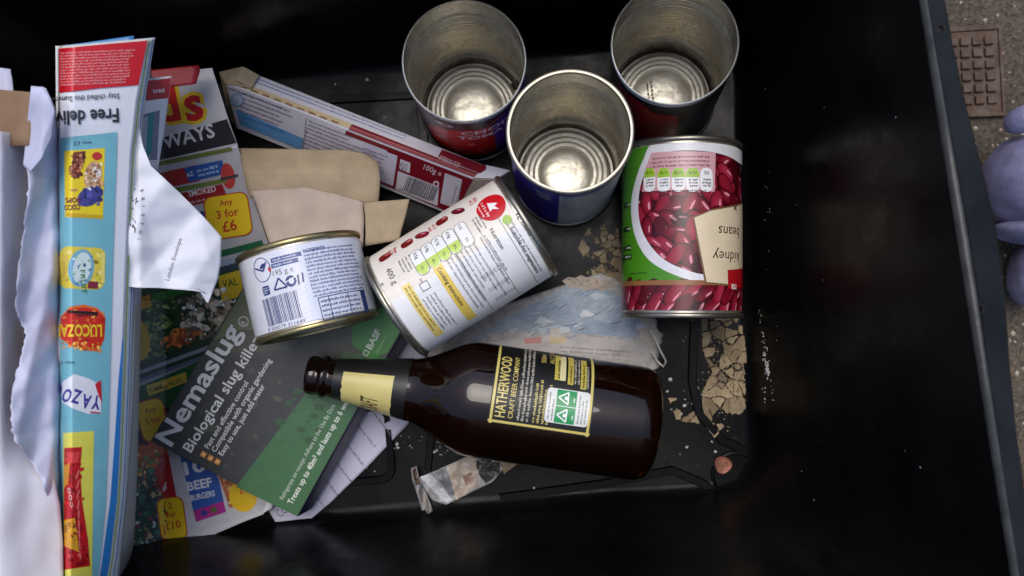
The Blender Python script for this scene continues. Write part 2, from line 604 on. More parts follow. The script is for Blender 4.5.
def hexa(name, top, bot, mat, root, parent=None, bev=0.0006):
    """a closed box from four top and four bottom corners, edges softened"""
    bm = bmesh.new()
    b = [bm.verts.new(Vector(p)-root.base) for p in list(top)+list(bot)]
    for f in ((0, 1, 2, 3), (7, 6, 5, 4), (0, 4, 5, 1), (1, 5, 6, 2), (2, 6, 7, 3), (3, 7, 4, 0)):
        bm.faces.new([b[i] for i in f])
    bmesh.ops.recalc_face_normals(bm, faces=bm.faces)
    if bev:
        bmesh.ops.bevel(bm, geom=list(bm.edges), offset=bev, segments=2, affect='EDGES', profile=0.5)
    me = bpy.data.meshes.new(name)
    bm.to_mesh(me); bm.free()
    me.materials.append(mat)
    o = bpy.data.objects.new(name, me)
    COL.objects.link(o)
    o.parent = parent if parent is not None else root.o
    return o

def on_plane(p0, p1, p2):
    """mapf that puts photo pixels on the plane through three points"""
    n = (p1-p0).cross(p2-p0).normalized()
    if n.dot(CAM-p0) < 0: n = -n
    def f(px, py, lift):
        d = ray(px, py)
        return CAM + d*((p0+n*lift-CAM).dot(n)/d.dot(n))
    return f

def bilin(p00, p10, p11, p01):
    return lambda s, t: (p00*(1-s)+p10*s)*(1-t)+(p01*(1-s)+p11*s)*t

# ================================================================== SETTING
GZ = -0.014
gb = bmesh.new()
for x0, x1, y0, y1 in ((-40, 40, -40, 40),):
    vs = [gb.verts.new(p) for p in ((x0, y0, GZ), (x1, y0, GZ), (x1, y1, GZ), (x0, y1, GZ))]
    gb.faces.new(vs)
gm = bpy.data.meshes.new('ground'); gb.to_mesh(gm); gb.free(); gm.materials.append(M['ground'])
go = bpy.data.objects.new('ground', gm); COL.objects.link(go); go['kind'] = 'structure'; go['label'] = 'worn brown tarmac ground beside the black box'

# grit lying on the ground beside the box
gv, gf = [], []
rd = random.Random(5)
for i in range(260):
    p = at(rd.uniform(945, 1060), rd.uniform(-30, 600), GZ)
    r = rd.choice((0.0006, 0.0009, 0.0012, 0.0018))
    n = len(gv)
    for dx, dy, dz in ((1, 0, 0), (0, 1, 0), (-1, 0, 0), (0, -1, 0), (0, 0, 0.7), (0, 0, -0.5)):
        gv.append(p+Vector((dx*r*rd.uniform(.6, 1.3), dy*r*rd.uniform(.6, 1.3), dz*r)))
    gf += [(n, n+1, n+4), (n+1, n+2, n+4), (n+2, n+3, n+4), (n+3, n, n+4)]
single('grit', gv, gf, M['pebble'], 'pale grit scattered over the tarmac outside the box', None, kind='stuff')

# rusty iron cover with raised studs
cov = Thing('iron_cover', 'small rusty iron ground cover with square studs beside the box rim', 'ground cover', at(978, 74, GZ))
q = [at(938, 30, GZ), at(998, 26, GZ), at(1003, 117, GZ), at(943, 119, GZ)]
up = Vector((0, 0, 1))
hexa('plate', [p+up*0.0028 for p in q], [p-up*0.006 for p in q], M['rust'], cov, bev=0.0008)
bl = bilin(q[0], q[1], q[2], q[3])
for e in range(4):
    a, b = q[e], q[(e+1) % 4]
    cc = (q[0]+q[1]+q[2]+q[3])/4
    ia, ib = a.lerp(cc, 0.10), b.lerp(cc, 0.10)
    hexa('edge_lip', [p+up*0.0042 for p in (a, b, ib, ia)], [p+up*0.0022 for p in (a, b, ib, ia)], M['rust'], cov, bev=0.0004)
for i in range(4):
    for j in range(6):
        s0, t0 = 0.12+i*0.20, 0.13+j*0.13
        s0 -= 0.012; t0 -= 0.008
        c4 = [bl(s0, t0), bl(s0+0.155, t0), bl(s0+0.155, t0+0.092), bl(s0, t0+0.092)]
        hexa('stud', [p+up*0.0052 for p in c4], [p+up*0.0022 for p in c4], M['rust'], cov, bev=0.0007)

# ================================================================== THE BOX
def rquad(c, rad, z, n=7, e=10):
    """rounded quadrilateral; c = 4 (x, y) corners counter-clockwise; same point count every time"""
    out = []
    m = len(c)
    arcs = []
    for i in range(m):
        p, a, b = Vector(c[i]), Vector(c[i-1]), Vector(c[(i+1) % m])
        d0, d1 = (a-p).normalized(), (b-p).normalized()
        s, t = p+d0*rad, p+d1*rad
        arc = []
        for k in range(n+1):
            f = k/n
            arc.append(s*(1-f)**2 + p*2*f*(1-f) + t*f*f)
        arcs.append(arc)
    for i in range(m):
        out += arcs[i]
        s, t = arcs[i][-1], arcs[(i+1) % m][0]
        out += [s.lerp(t, k/e) for k in range(1, e)]
    return [Vector((p.x, p.y, z if not callable(z) else z(p.x, p.y))) for p in out]

def xy(px, py, z):
    p = at(px, py, z); return (p.x, p.y)
# floor corners: front-left, front-right, back-right, back-left
FR, BR = xy(757, 489, 0), xy(742, 32, 0)
FL, BL_ = xy(118, 538, 0), xy(100, 84, 0)
floor_c = [FL, FR, BR, BL_]
# rim: fix the right-hand lip, the rest follows the wall draft
r1, r2 = at(915, 0, 0.221), at(1016, 576, 0.247)
dr = (r2-r1)
rf = r1+dr*1.12; rb = r1-dr*0.20
rim_c = [(FL[0]-0.028, FL[1]-0.024), (rf.x, FR[1]-0.030), (rb.x, BR[1]+0.026), (BL_[0]-0.022, BL_[1]+0.024)]
zr = lambda x, y: 0.234 + (r2.z-r1.z)*(0.0-y)/(r1.y-r2.y)
NP = len(rquad(floor_c, 0.03, 0))
Fq = rquad(floor_c, 0.035, 0.0)
Rq = rquad(rim_c, 0.05, zr)
cen = Vector((sum(c[0] for c in floor_c)/4, sum(c[1] for c in floor_c)/4, 0))
def ring_l(t, inset=0.0, dz=0.0, out=0.0):
    res = []
    for a, b in zip(Fq, Rq):
        p = a.lerp(b, t)
        d = Vector((p.x-cen.x, p.y-cen.y, 0)).normalized()
        res.append(p - d*inset + d*out + Vector((0, 0, dz)))
    return res
box = Thing('recycling_box', 'large open black plastic recycling box holding all the rubbish', 'recycling box', (cen.x, cen.y, GZ))
# inner and outer shell
rings = []
fr = 0.011
for k in range(7):
    a = math.pi/2*k/6
    rings.append([p+Vector((0, 0, fr*(1-math.cos(a)))) for p in ring_l(0.0, inset=fr*(1-math.sin(a)))])
hr = 0.234
for k in range(1, 9):
    t = k/8
    rings.append(ring_l(t) if t > 0.11 else [p+Vector((0, 0, 0)) for p in ring_l(0.12)])
shell_v, shell_f = [], []
for r in rings: shell_v += r
for j in range(len(rings)-1):
    for i in range(NP):
        k = (i+1) % NP
        shell_f.append((j*NP+i, j*NP+k, (j+1)*NP+k, (j+1)*NP+i))
c0 = len(shell_v); shell_v.append(Vector((cen.x, cen.y, 0.0)))
for i in range(NP):
    shell_f.append((c0, (i+1) % NP, i))
mesh_obj('inner_shell', shell_v, shell_f, M['plastic'], box, smooth=50)
def rimw(p):
    if p.x < 0.1: return 0.018
    yy = p.y
    # the lip is narrow near the back, swells in the middle and narrows again
    return 0.0135+0.0065*math.exp(-((yy-0.03)/0.055)**2)
orings = []
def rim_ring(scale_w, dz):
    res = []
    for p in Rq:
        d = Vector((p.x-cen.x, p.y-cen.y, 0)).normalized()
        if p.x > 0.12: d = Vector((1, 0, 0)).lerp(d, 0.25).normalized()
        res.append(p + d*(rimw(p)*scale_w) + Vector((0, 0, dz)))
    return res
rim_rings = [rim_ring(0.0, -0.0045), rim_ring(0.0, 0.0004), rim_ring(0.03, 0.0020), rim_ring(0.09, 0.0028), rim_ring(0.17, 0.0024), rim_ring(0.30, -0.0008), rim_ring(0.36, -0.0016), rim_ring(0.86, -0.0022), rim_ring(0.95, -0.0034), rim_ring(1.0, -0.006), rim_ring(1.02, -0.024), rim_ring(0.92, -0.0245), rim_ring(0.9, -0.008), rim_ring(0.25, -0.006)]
rv, rfc = [], []
for r in rim_rings: rv += r
for j in range(len(rim_rings)-1):
    for i in range(NP):
        k = (i+1) % NP
        rfc.append((j*NP+i, j*NP+k, (j+1)*NP+k, (j+1)*NP+i))
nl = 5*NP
mesh_obj('highlight_lip', rv[:nl], [f for f in rfc if max(f) < nl], mat_plain('lip_highlight_plastic', (0.042, 0.041, 0.039), 0.38, var=0.4, scale=90, bmp=0.3, bscale=500, spec=0.4), box, smooth=55)  # paler grey paints the highlight line along the inner lip into its colour
mesh_obj('rim', rv, [f for f in rfc if max(f) >= nl], M['rim_plastic'], box, smooth=55)
ov, of = [], []
for t, o_ in ((0.97, 0.004), (0.7, 0.003), (0.4, 0.003), (0.12, 0.003)):
    ov += ring_l(t, out=o_)
ov += [Vector((p.x, p.y, GZ)) for p in ring_l(0.0, inset=0.004)]
for j in range(4):
    for i in range(NP):
        k = (i+1) % NP
        of.append((j*NP+i, (j+1)*NP+i, (j+1)*NP+k, j*NP+k))
mesh_obj('outer_shell', ov, of, M['rim_plastic'], box, smooth=50)
for hx, hy in ((940, 29), (979, 309)):
    p = at(hx, hy, 0.2315 if hy < 100 else 0.2345)
    c_ = Cyl(p-Vector((0, 0, 0.004)), p+Vector((0, 0, 0.0004)), 0.0018, (1, 0, 0))
    lathe('rivet_hole', c_, [(0.0021, 0.0036), (0.0021, 0.0042), (0.0016, 0.0043), (0.0012, 0.0030), (0.00001, 0.0030)], M['hole'], box, segs=20)
# ribs and bosses moulded into the floor
def tube_flat(name, pts, w, h, mat, root, close=False):
    vs, fs = [], []
    n = len(pts)
    for i, p in enumerate(pts):
        a = pts[i-1] if (i > 0 or close) else p
        b = pts[(i+1) % n] if (i < n-1 or close) else p
        d = (b-a).normalized(); s = Vector((-d.y, d.x, 0))
        for ox, oz in ((-w/2-0.0012, -0.001), (-w/2, h), (w/2, h), (w/2+0.0012, -0.001)):
            vs.append(p+s*ox+Vector((0, 0, oz)))
    m = n if close else n-1
    for i in range(m):
        k = (i+1) % n
        for j in range(3):
            fs.append((i*4+j, k*4+j, k*4+j+1, i*4+j+1))
    return mesh_obj(name, vs, fs, mat, root, smooth=35)
def rr_px(x, y, w, h, r, rot, z=0.0):
    pts = []
    for cx, cy, a0 in ((w/2-r, h/2-r, 0), (-w/2+r, h/2-r, 90), (-w/2+r, -h/2+r, 180), (w/2-r, -h/2+r, 270)):
        for a in range(0, 91, 18):
            qx, qy = cx+r*math.cos(R_(a0+a)), cy+r*math.sin(R_(a0+a))
            c, s = math.cos(R_(rot)), math.sin(R_(rot))
            pts.append(at(x+qx*c-qy*s, y+qx*s+qy*c, z))
    return pts
tube_flat('floor_rib', rr_px(338, 447, 104, 72, 12, -5), 0.0045, 0.0022, M['plastic'], box, True)
tube_flat('floor_rib', [at(x, y, 0) for x, y in ((432, 396), (431, 440), (428, 470))], 0.004, 0.0018, M['plastic'], box)
tube_flat('floor_rib', [at(x, y, 0) for x, y in ((500, 498), (600, 484), (672, 470), (700, 482), (716, 492))], 0.005, 0.0022, M['plastic'], box)
tube_flat('floor_rib', [at(x, y, 0) for x, y in ((694, 322), (692, 380), (698, 412), (722, 440), (744, 450))], 0.005, 0.0022, M['plastic'], box)
tube_flat('floor_rib', [at(x, y, 0) for x, y in ((420, 102), (423, 128), (426, 160))], 0.005, 0.0022, M['plastic'], box)
tube_flat('floor_rib', [at(x, y, 0) for x, y in ((330, 100), (405, 96), (560, 84), (640, 78))], 0.005, 0.0022, M['plastic'], box)
pb = at(735, 475, 0)
cb = Cyl(pb-Vector((0, 0, 0.002)), pb+Vector((0, 0, 0.004)), 0.0165, (1, 0, 0))
lathe('corner_boss', cb, [(0.0175, 0.0), (0.0168, 0.0040), (0.0155, 0.0046), (0.0145, 0.0036), (0.00001, 0.0034)], M['plastic'], box, segs=48)

# ================================================================== OUTSIDE THE BOX
def blob(name, c, rx, ry, rz, mat, root, seed=0, amp=0.06, rot=0.0, sub=4):
    bm = bmesh.new()
    bmesh.ops.create_icosphere(bm, subdivisions=sub, radius=1.0)
    vs = []
    for v in bm.verts:
        p = v.co.copy()
        k = 1 + amp*nz(p.x*1.6+seed, p.y*1.6, p.z*1.6) + amp*0.35*nz(p.x*5+seed, p.y*5, p.z*5) + amp*0.18*abs(nz(p.x*11+seed, p.y*11, p.z*11))
        q = Vector((p.x*rx*k, p.y*ry*k, p.z*rz*k))
        q.rotate(Matrix.Rotation(rot, 3, 'Z'))
        vs.append(Vector(c)+q)
    fs = [tuple(v.index for v in f.verts) for f in bm.faces]
    bm.free()
    return mesh_obj(name, vs, fs, mat, root, smooth=0)
orn = Thing('garden_ornament', 'lavender painted round garden ornament standing outside the box', 'ornament', at(1032, 190, GZ))
blob('body', at(1037, 184, 0.022), 0.036, 0.034, 0.036, M['lavender'], orn, 1, 0.07)
blob('ear', at(1023, 119, 0.040), 0.012, 0.009, 0.012, M['lavender'], orn, 5, 0.05, 0.5)
blob('collar', at(1040, 233, 0.024), 0.030, 0.0085, 0.026, M['lavender'], orn, 8, 0.05, -0.1)
blob('foot', at(1029, 272, 0.004), 0.0125, 0.023, 0.018, M['lavender'], orn, 3, 0.08, -0.15)
blob('foot', at(1085, 276, 0.004), 0.0125, 0.023, 0.018, M['lavender'], orn, 13, 0.08, 0.1)
br = Thing('brick_fragment', 'reddish brick fragment with pale mortar lying outside the box', 'brick', at(1027, 508, GZ))
bq = [at(1015, 486, 0.0), at(1046, 484, 0.0), at(1050, 528, 0.0), at(1019, 531, 0.0)]
for i in range(4):
    f0, f1 = i/4, (i+1)/4-0.03
    tq = [bq[0].lerp(bq[3], f0), bq[1].lerp(bq[2], f0), bq[1].lerp(bq[2], f1), bq[0].lerp(bq[3], f1)]
    tq = [p + Vector((0, 0, 0.002*((i*7) % 3))) for p in tq]
    hexa('brick_piece' if i % 2 == 0 else 'mortar', tq, [Vector((p.x, p.y, GZ)) for p in tq],
         mat_plain('brick_red', (0.22, 0.07, 0.04), 0.85, var=0.3, scale=300) if i % 2 == 0 else mat_plain('mortar', (0.42, 0.33, 0.22), 0.9, var=0.3, scale=300), br, bev=0.001)

# ================================================================== DEBRIS ON THE BOX FLOOR
def voronoi(poly, n, seed, gap):
    rd = random.Random(seed)
    xs = [p[0] for p in poly]; ys = [p[1] for p in poly]
    def inside(x, y):
        r = False
        for i in range(len(poly)):
            (x0, y0), (x1, y1) = poly[i-1], poly[i]
            if (y0 > y) != (y1 > y) and x < (x1-x0)*(y-y0)/(y1-y0)+x0: r = not r
        return r
    seeds = []
    while len(seeds) < n:
        p = (rd.uniform(min(xs), max(xs)), rd.uniform(min(ys), max(ys)))
        if inside(*p) and all(math.dist(p, q) > 3.5 for q in seeds): seeds.append(p)
    cells = []
    for s in seeds:
        c = list(poly)
        for q in seeds:
            if q is s: continue
            mx, my = (s[0]+q[0])/2, (s[1]+q[1])/2
            dx, dy = q[0]-s[0], q[1]-s[1]
            L = math.hypot(dx, dy); mx -= dx/L*gap; my -= dy/L*gap
            out = []
            for i in range(len(c)):
                a, b = c[i-1], c[i]
                da = (a[0]-mx)*dx+(a[1]-my)*dy; db = (b[0]-mx)*dx+(b[1]-my)*dy
                if (da <= 0) != (db <= 0):
                    t = da/(da-db); out.append((a[0]+(b[0]-a[0])*t, a[1]+(b[1]-a[1])*t))
                if db <= 0: out.append(b)
            c = out
            if len(c) < 3: break
        if len(c) >= 3: cells.append(c)
    return cells
def mud(name, label, poly, n, seed, keep, z0=0.0):
    cx = sum(p[0] for p in poly)/len(poly); cy = sum(p[1] for p in poly)/len(poly)
    t = Thing(name, label, 'dried mud', at(cx, cy, z0))
    rd = random.Random(seed+50)
    for c in voronoi(poly, n, seed, 0.28):
        if rd.random() > keep: continue
        rough = []
        sh_ = rd.choice((1.0, 1.0, 0.94, 0.86, 0.7))
        mx = sum(p[0] for p in c)/len(c); my = sum(p[1] for p in c)/len(c)
        c = [(mx+(p[0]-mx)*sh_, my+(p[1]-my)*sh_) for p in c]
        for i in range(len(c)):
            a, b = c[i-1], c[i]
            rough.append((a[0]+rd.uniform(-.4, .4), a[1]+rd.uniform(-.4, .4)))
            nn2 = int(math.dist(a, b)/2.4)
            for k in range(1, nn2):
                f_ = k/nn2
                rough.append((a[0]+(b[0]-a[0])*f_+rd.uniform(-.75, .75), a[1]+(b[1]-a[1])*f_+rd.uniform(-.75, .75)))
        h = z0+rd.uniform(0.0010, 0.0022); m = len(rough)
        tx, ty = rd.uniform(-4e-5, 4e-5), rd.uniform(-4e-5, 4e-5)
        vs = [at(x, y, h+(x-c[0][0])*tx+(y-c[0][1])*ty) for x, y in rough] + [at(x, y, z0+0.0001) for x, y in rough]
        vs.append(at(mx, my, h-0.0004)); 
        fs = [(i, (i+1) % m, 2*m) for i in range(m)] + [(i, m+i, m+(i+1) % m, (i+1) % m) for i in range(m)]
        mesh_obj('flake', vs, fs, M['flake'], t)
mud('dried_mud', 'cracked tan dried mud flakes on the box floor below the kidney bean can',
    [(701, 316), (742, 314), (747, 360), (746, 408), (728, 424), (714, 438), (704, 424), (702, 392), (712, 372), (702, 350)], 46, 3, 0.86)
mud('dried_mud', 'tan dried mud flakes between the bean cans beside the torn film',
    [(588, 226), (618, 228), (622, 262), (622, 296), (598, 296), (590, 268), (578, 248)], 30, 9, 0.72)
mud('dried_mud', 'small tan mud crumbs on the floor right of the bottle base',
    [(668, 398), (690, 398), (700, 424), (676, 420)], 9, 5, 0.3)
# loose crumbs of the same mud
cv, cf = [], []
rd = random.Random(17)
for (cx, cy, sx, sy, num) in ((724, 372, 16, 40, 260), (736, 386, 8, 14, 160), (604, 262, 16, 26, 140), (640, 352, 14, 8, 40), (690, 330, 10, 14, 30)):
    for i in range(num):
        p = at(cx+rd.gauss(0, sx*.55), cy+rd.gauss(0, sy*.55), 0.0008)
        r = rd.choice((0.0003, 0.0005, 0.0008, 0.0012))
        n = len(cv)
        for a_ in ((1, 0, 0), (0, 1, 0), (-1, 0, 0), (0, -1, 0), (0, 0, .8), (0, 0, -.6)):
            cv.append(p+Vector([q_*r*rd.uniform(.5, 1.4) for q_ in a_]))
        for a_, b_ in ((0, 1), (1, 2), (2, 3), (3, 0)):
            cf += [(n+a_, n+b_, n+4), (n+b_, n+a_, n+5)]
single('mud_crumbs', cv, cf, M['flake'], 'loose tan mud crumbs strewn around the dried mud', None, kind='stuff')
# pale specks of residue
fv, ff = [], []
rd = random.Random(11)
def speck(p, r, nrm=Vector((0, 0, 1))):
    n = len(fv)
    a = nrm.orthogonal().normalized(); b = nrm.cross(a)
    k = 6
    for i in range(k):
        w = 2*math.pi*i/k
        fv.append(p+(a*math.cos(w)+b*math.sin(w))*r*rd.uniform(0.5, 1.3)+nrm*0.00015)
    fv.append(p+nrm*(0.0003+r*0.4))
    for i in range(k): ff.append((n+i, n+(i+1) % k, n+k))
for cx, cy, sp, num in ((408, 442, 9, 14), (442, 449, 7, 14), (360, 470, 8, 6), (725, 400, 14, 40), (690, 400, 20, 14), (690, 455, 30, 10), (600, 505, 70, 16), (340, 92, 40, 10), (735, 385, 8, 30)):
    for i in range(num):
        speck(at(cx+rd.gauss(0, sp), cy+rd.gauss(0, sp*0.6), 0.0), rd.choice((0.0003, 0.0005, 0.0008, 0.0013)))
# on the right-hand wall
for i in range(26):
    t = rd.choice((rd.uniform(0.13, 0.2), rd.uniform(0.13, 0.9)))
    i0 = min(range(NP), key=lambda k: abs(Fq[k].y - rd.uniform(-0.12, 0.12)) + (10 if Fq[k].x < 0.12 else 0))
    p = Fq[i0].lerp(Rq[i0], t)
    p = p + Vector((-0.0002, rd.uniform(-0.01, 0.01), 0))
    speck(p, rd.choice((0.0002, 0.0003, 0.0004)), Vector((-0.99, 0, 0.12)).normalized())
for (wx, wy, L) in ((766, 344, 0.010), (768, 366, 0.014), (767, 372, 0.007), (764, 395, 0.005), (773, 383, 0.004)):
    for k in range(7):
        speck(at(wx+rd.uniform(-1.5, 1.5), wy+rd.uniform(-8, 8), 0.030), rd.choice((0.0005, 0.0009)), Vector((-0.95, 0, 0.3)).normalized())
def smear(x0, y0, x1, y1, n, r):
    for k in range(n):
        f_ = rd.random()
        p = at(x0+(x1-x0)*f_+rd.gauss(0, .8), y0+(y1-y0)*f_, 0.034)
        speck(p, r*rd.uniform(.4, 1.2), Vector((-0.95, 0, 0.3)).normalized())
smear(764, 352, 769, 378, 26, 0.0009)
smear(767, 362, 768, 374, 22, 0.0013)
smear(760, 310, 764, 345, 16, 0.0005)
smear(770, 380, 774, 402, 10, 0.0004)
single('residue_specks', fv, ff, M['fleck'], 'pale specks of dirt scattered over the black box interior', None, kind='stuff')
pc = at(723.5, 465.5, 0.0046)
ccn = Cyl(pc-Vector((0, 0, 0.003)), pc, 0.0062, (1, 0, 0))
coin = Thing('copper_disc', 'small reddish copper disc lying in the near right floor corner', 'disc', pc-Vector((0, 0, 0.003)))
lathe('disc', ccn, [(0.00001, 0.0), (0.0058, 0.0), (0.0062, 0.0005), (0.0062, 0.0014), (0.0058, 0.0019), (0.0052, 0.0016), (0.0030, 0.0015), (0.0028, 0.0018), (0.00001, 0.0018)], M['copper'], coin, segs=28, sharp=40,
      wob=lambda a, z: 0.0004*math.sin(3*a+1))

# torn, wet printed film under the cans
def zfilm(x, y):
    return 0.0012+0.0006*nz(x*0.03, y*0.03, 2)+fold(x, y, 20, 37, .2, .0010)+fold(x, y, 110, 29, .7, .0009)+fold(x, y, 65, 17, .1, .0004)
def ragged(rows, n, amp, seed):
    rq = random.Random(seed); out = []
    for (l0, r0), (l1, r1_) in zip(rows, rows[1:]):
        for k in range(n):
            f_ = k/n
            out.append(((l0[0]+(l1[0]-l0[0])*f_+rq.uniform(-amp, amp), l0[1]+(l1[1]-l0[1])*f_), (r0[0]+(r1_[0]-r0[0])*f_+rq.uniform(-amp, amp), r0[1]+(r1_[1]-r0[1])*f_+rq.uniform(-amp, amp)*.3)))
    return out+[rows[-1]]
film = sheet('torn_printed_film', ragged([((428, 330), (600, 272)), ((424, 345), (638, 290)), ((428, 362), (650, 312)), ((440, 376), (662, 334)), ((452, 392), (658, 366)), ((470, 400), (640, 384))], 8, 2.2, 5),
    zfilm, mat_plain('film_backing', (0.36, 0.34, 0.315), 0.5, var=0.30, scale=200, bmp=0.15, bscale=200), cross=56, along=1,
    label='torn dirty film printed pale blue lying flat between bottle and cans', cat='packaging')
pm = lambda zf: (lambda x, y, l: at(x, y, zf(x, y)+l))
pr = Print(pm(zfilm), 3, True)
blue = C(140, 156, 172); blue2 = C(160, 174, 188)
pr.poly([(470, 338), (520, 312), (566, 286), (596, 284), (628, 300), (640, 318), (636, 338), (560, 332), (500, 330), (470, 346)], blue, 0)
rd = random.Random(4)
for i in range(26):
    y = 286+i*2.1
    x = 470+rd.uniform(0, 30)
    while x < 634:
        if y < 290+(560-x)*0.5:
            x += 4; continue
        pr.rect(x, y+rd.uniform(-.4, .4), rd.uniform(3, 8), 0.75, blue2 if rd.random() < .7 else C(122, 142, 164), 1, rot=20)
        x += rd.uniform(7, 13)
for i in range(18):
    x, y = rd.uniform(480, 640), rd.uniform(286, 345)
    if y < 298+(560-x)*0.5: continue
    p = [(x+math.cos(a)*rd.uniform(3, 12), y+math.sin(a)*rd.uniform(2, 6)) for a in [k*0.7 for k in range(9)]]
    pr.poly(p, rd.choice([C(186, 178, 165), C(170, 185, 195), C(190, 195, 200)]), 2)
pr.poly([(562, 281), (568, 277), (575, 278), (581, 275), (590, 279), (597, 278), (606, 282), (612, 281), (617, 288), (609, 287), (602, 291), (594, 288), (586, 291), (577, 287), (570, 288)], C(172, 154, 134), 3)
photo_l = [C(150, 132, 112), C(190, 176, 158), C(120, 104, 88)]
for k in range(40):
    x, y = rd.uniform(566, 612), rd.uniform(278, 288)
    pr.poly([(x, y), (x+rd.uniform(1, 4), y+rd.uniform(-1, 1)), (x+rd.uniform(1, 3), y+rd.uniform(1, 2))], rd.choice(photo_l), 4)
pr.poly([(470, 344), (560, 334), (640, 341), (656, 352), (640, 362), (560, 352), (470, 356)], C(182, 176, 172), 2)
for k in range(40):
    x, y = rd.uniform(480, 636), rd.uniform(288, 340)
    if y < 298+(560-x)*0.5: continue
    pr.line([(x, y), (x+rd.uniform(4, 12), y-rd.uniform(2, 6))], .7, rd.choice([C(96, 122, 156), C(206, 214, 222), C(84, 78, 72)]), 3)
pr.micro(560, 347, 80, 2, 4, 1.8, C(120, 118, 128), 3, rot=-4, seed=88)
pr.poly([(524, 338), (542, 337), (541, 343), (525, 344)], C(190, 120, 115), 3)
pr.poly([(548, 337), (566, 337), (566, 343), (550, 344)], C(196, 176, 130), 3)
pr.poly([(640, 318), (652, 318), (660, 335), (652, 350), (640, 338)], C(185, 172, 158), 2)
pr.build('print', M['print_wet'], film)
# thin wire-like strip curling by the bottle base
wv, wf = [], []
pts = [at(x, y, z) for x, y, z in ((650, 330, .012), (656, 340, .014), (661, 352, .013), (666, 361, .010), (664, 367, .008), (658, 362, .008), (652, 352, .009))]
for i, p in enumerate(pts):
    for a in range(6):
        wv.append(p+Vector((math.cos(a*math.pi/3)*0.0007, math.sin(a*math.pi/3)*0.0007, math.sin(a*2)*0.0003)))
for i in range(len(pts)-1):
    for a in range(6):
        wf.append((i*6+a, i*6+(a+1) % 6, i*6+6+(a+1) % 6, i*6+6+a))
single('plastic_strip', wv, wf, M['fleck'], 'thin pale curled plastic strip beside the bottle base', 'strip', smooth=0)

# crumpled clear film scrap with pale paper stuck to it
def zscrap(x, y):
    return 0.0048+0.0040*abs(nz(x*0.05, y*0.045, 8))+0.0020*nz(x*0.13, y*0.12, 4)
scr = sheet('film_scrap', [((419, 478), (468, 456)), ((424, 488), (500, 452)), ((432, 500), (512, 460)), ((446, 505), (492, 482))], zscrap, M['film'], cross=28, along=7,
    label='crumpled clear film scrap with dirty paper stuck on, below the bottle', cat='film scrap')
pr = Print(pm(zscrap), 4, True)
pr.poly([(447, 466), (470, 456), (480, 462), (478, 486), (456, 500), (451, 482)], C(190, 175, 158), 0)
pr.poly([(420, 477), (430, 473), (444, 490), (452, 499), (448, 504), (436, 494)], C(188, 190, 196), 0)
pr.poly([(432, 474), (446, 467), (452, 484), (455, 499), (450, 498), (442, 484)], C(120, 122, 128), 0)
pr.poly([(500, 461), (508, 457), (520, 462), (504, 474)], C(150, 128, 102), 0)
pr.poly([(474, 462), (482, 458), (500, 463), (500, 474), (486, 484), (480, 476)], C(58, 54, 52), 1)
pr.poly([(462, 476), (472, 472), (474, 482), (466, 486)], C(150, 118, 104), 1)
pr.build('stuck_paper', M['print_wet'], scr)
st = sheet('film_scrap', [((411, 468), (416, 466)), ((412, 480), (419, 477)), ((419, 500), (427, 496)), ((424, 516), (433, 511))], lambda x, y: 0.005+0.004*math.sin(x*0.5)+0.002*nz(x*.1, y*.1, 3), M['film'], cross=8, along=6,
    label='narrow brownish sliver of film left of the film scrap', cat='film scrap')
pr = Print(pm(lambda x, y: 0.005+0.004*math.sin(x*0.5)+0.002*nz(x*.1, y*.1, 3)), 3, True)
pr.poly([(412, 470), (416, 468), (420, 484), (416, 486)], C(96, 74, 60), 0)
pr.poly([(419, 492), (424, 490), (431, 510), (426, 514)], C(150, 140, 132), 0)
pr.build('stain', M['print_wet'], st)

# ================================================================== STANDING OPEN CANS
IMG_DOWN = Vector((0, -1, 0))
def band(pr, cyl, v0, v1, col, layer=0, u0=None, u1=None):
    w = math.pi*cyl.r
    u0 = -w if u0 is None else u0; u1 = w if u1 is None else u1
    pr.poly([(u0, v0), (u1, v0), (u1, v1), (u0, v1)], col, layer)
# tomato can
cA = Cyl(at(474, 111, 0.0005), at(464, 60.5, 0.110), 0.0371, IMG_DOWN)
tA, lA = make_can('food_can', cA, 'open tomato can with red and purple label at the back left', thin=True, group='standing open food cans')
pr = Print(cA.map, 0.004)
band(pr, cA, 0.005, cA.h-0.005, C(62, 44, 46))
top = cA.h-0.005
pr.poly([(-0.028, 0.02), (-0.030, 0.062), (-0.018, 0.082), (0.000, 0.090), (0.022, 0.086), (0.03, 0.02)], C(206, 30, 32), 1)
pr.poly([(0.018, 0.02), (0.017, 0.086), (0.024, 0.100), (0.060, 0.105), (0.060, 0.02)], C(92, 50, 150), 2)
u, v = cA.uv(489, 142)
pr.text('CHOPPED', -0.0035, 0.0780, 0.0085, C(240, 225, 225), 3, bold=1.2)
pr.text('TOMATOES', -0.0065, 0.0665, 0.0078, C(240, 225, 225), 3, bold=1.0)
pr.ell(-0.0135, 0.0955, 0.006, 0.0036, C(205, 200, 200), 2)
pr.ell(-0.0125, 0.0955, 0.002, 0.0022, C(170, 30, 30), 3)
pr.micro(-0.024, 0.0965, 0.008, 3, 0.0022, 0.0011, C(170, 165, 160), 2, seed=3)
for k in range(6):
    pr.line([(0.016+0.001*k, 0.0925+0.0006*k), (0.0175+0.001*k, 0.0955)], 0.0009, C(205, 120, 40), 3)
pr.line([(0.013, 0.0905), (0.020, 0.097), (0.027, 0.0975)], 0.0013, C(190, 100, 40), 3)
for k, (u, v, r) in enumerate(((-0.02, .05, .009), (0.004, .05, .010), (-0.008, .035, .009), (0.01, .03, .008))):
    pr.ell(u, v, r, r*0.85, C(190, 40, 34), 3, n=18); pr.ell(u-r*.3, v+r*.3, r*.3, r*.2, C(222, 120, 110), 4, n=10)
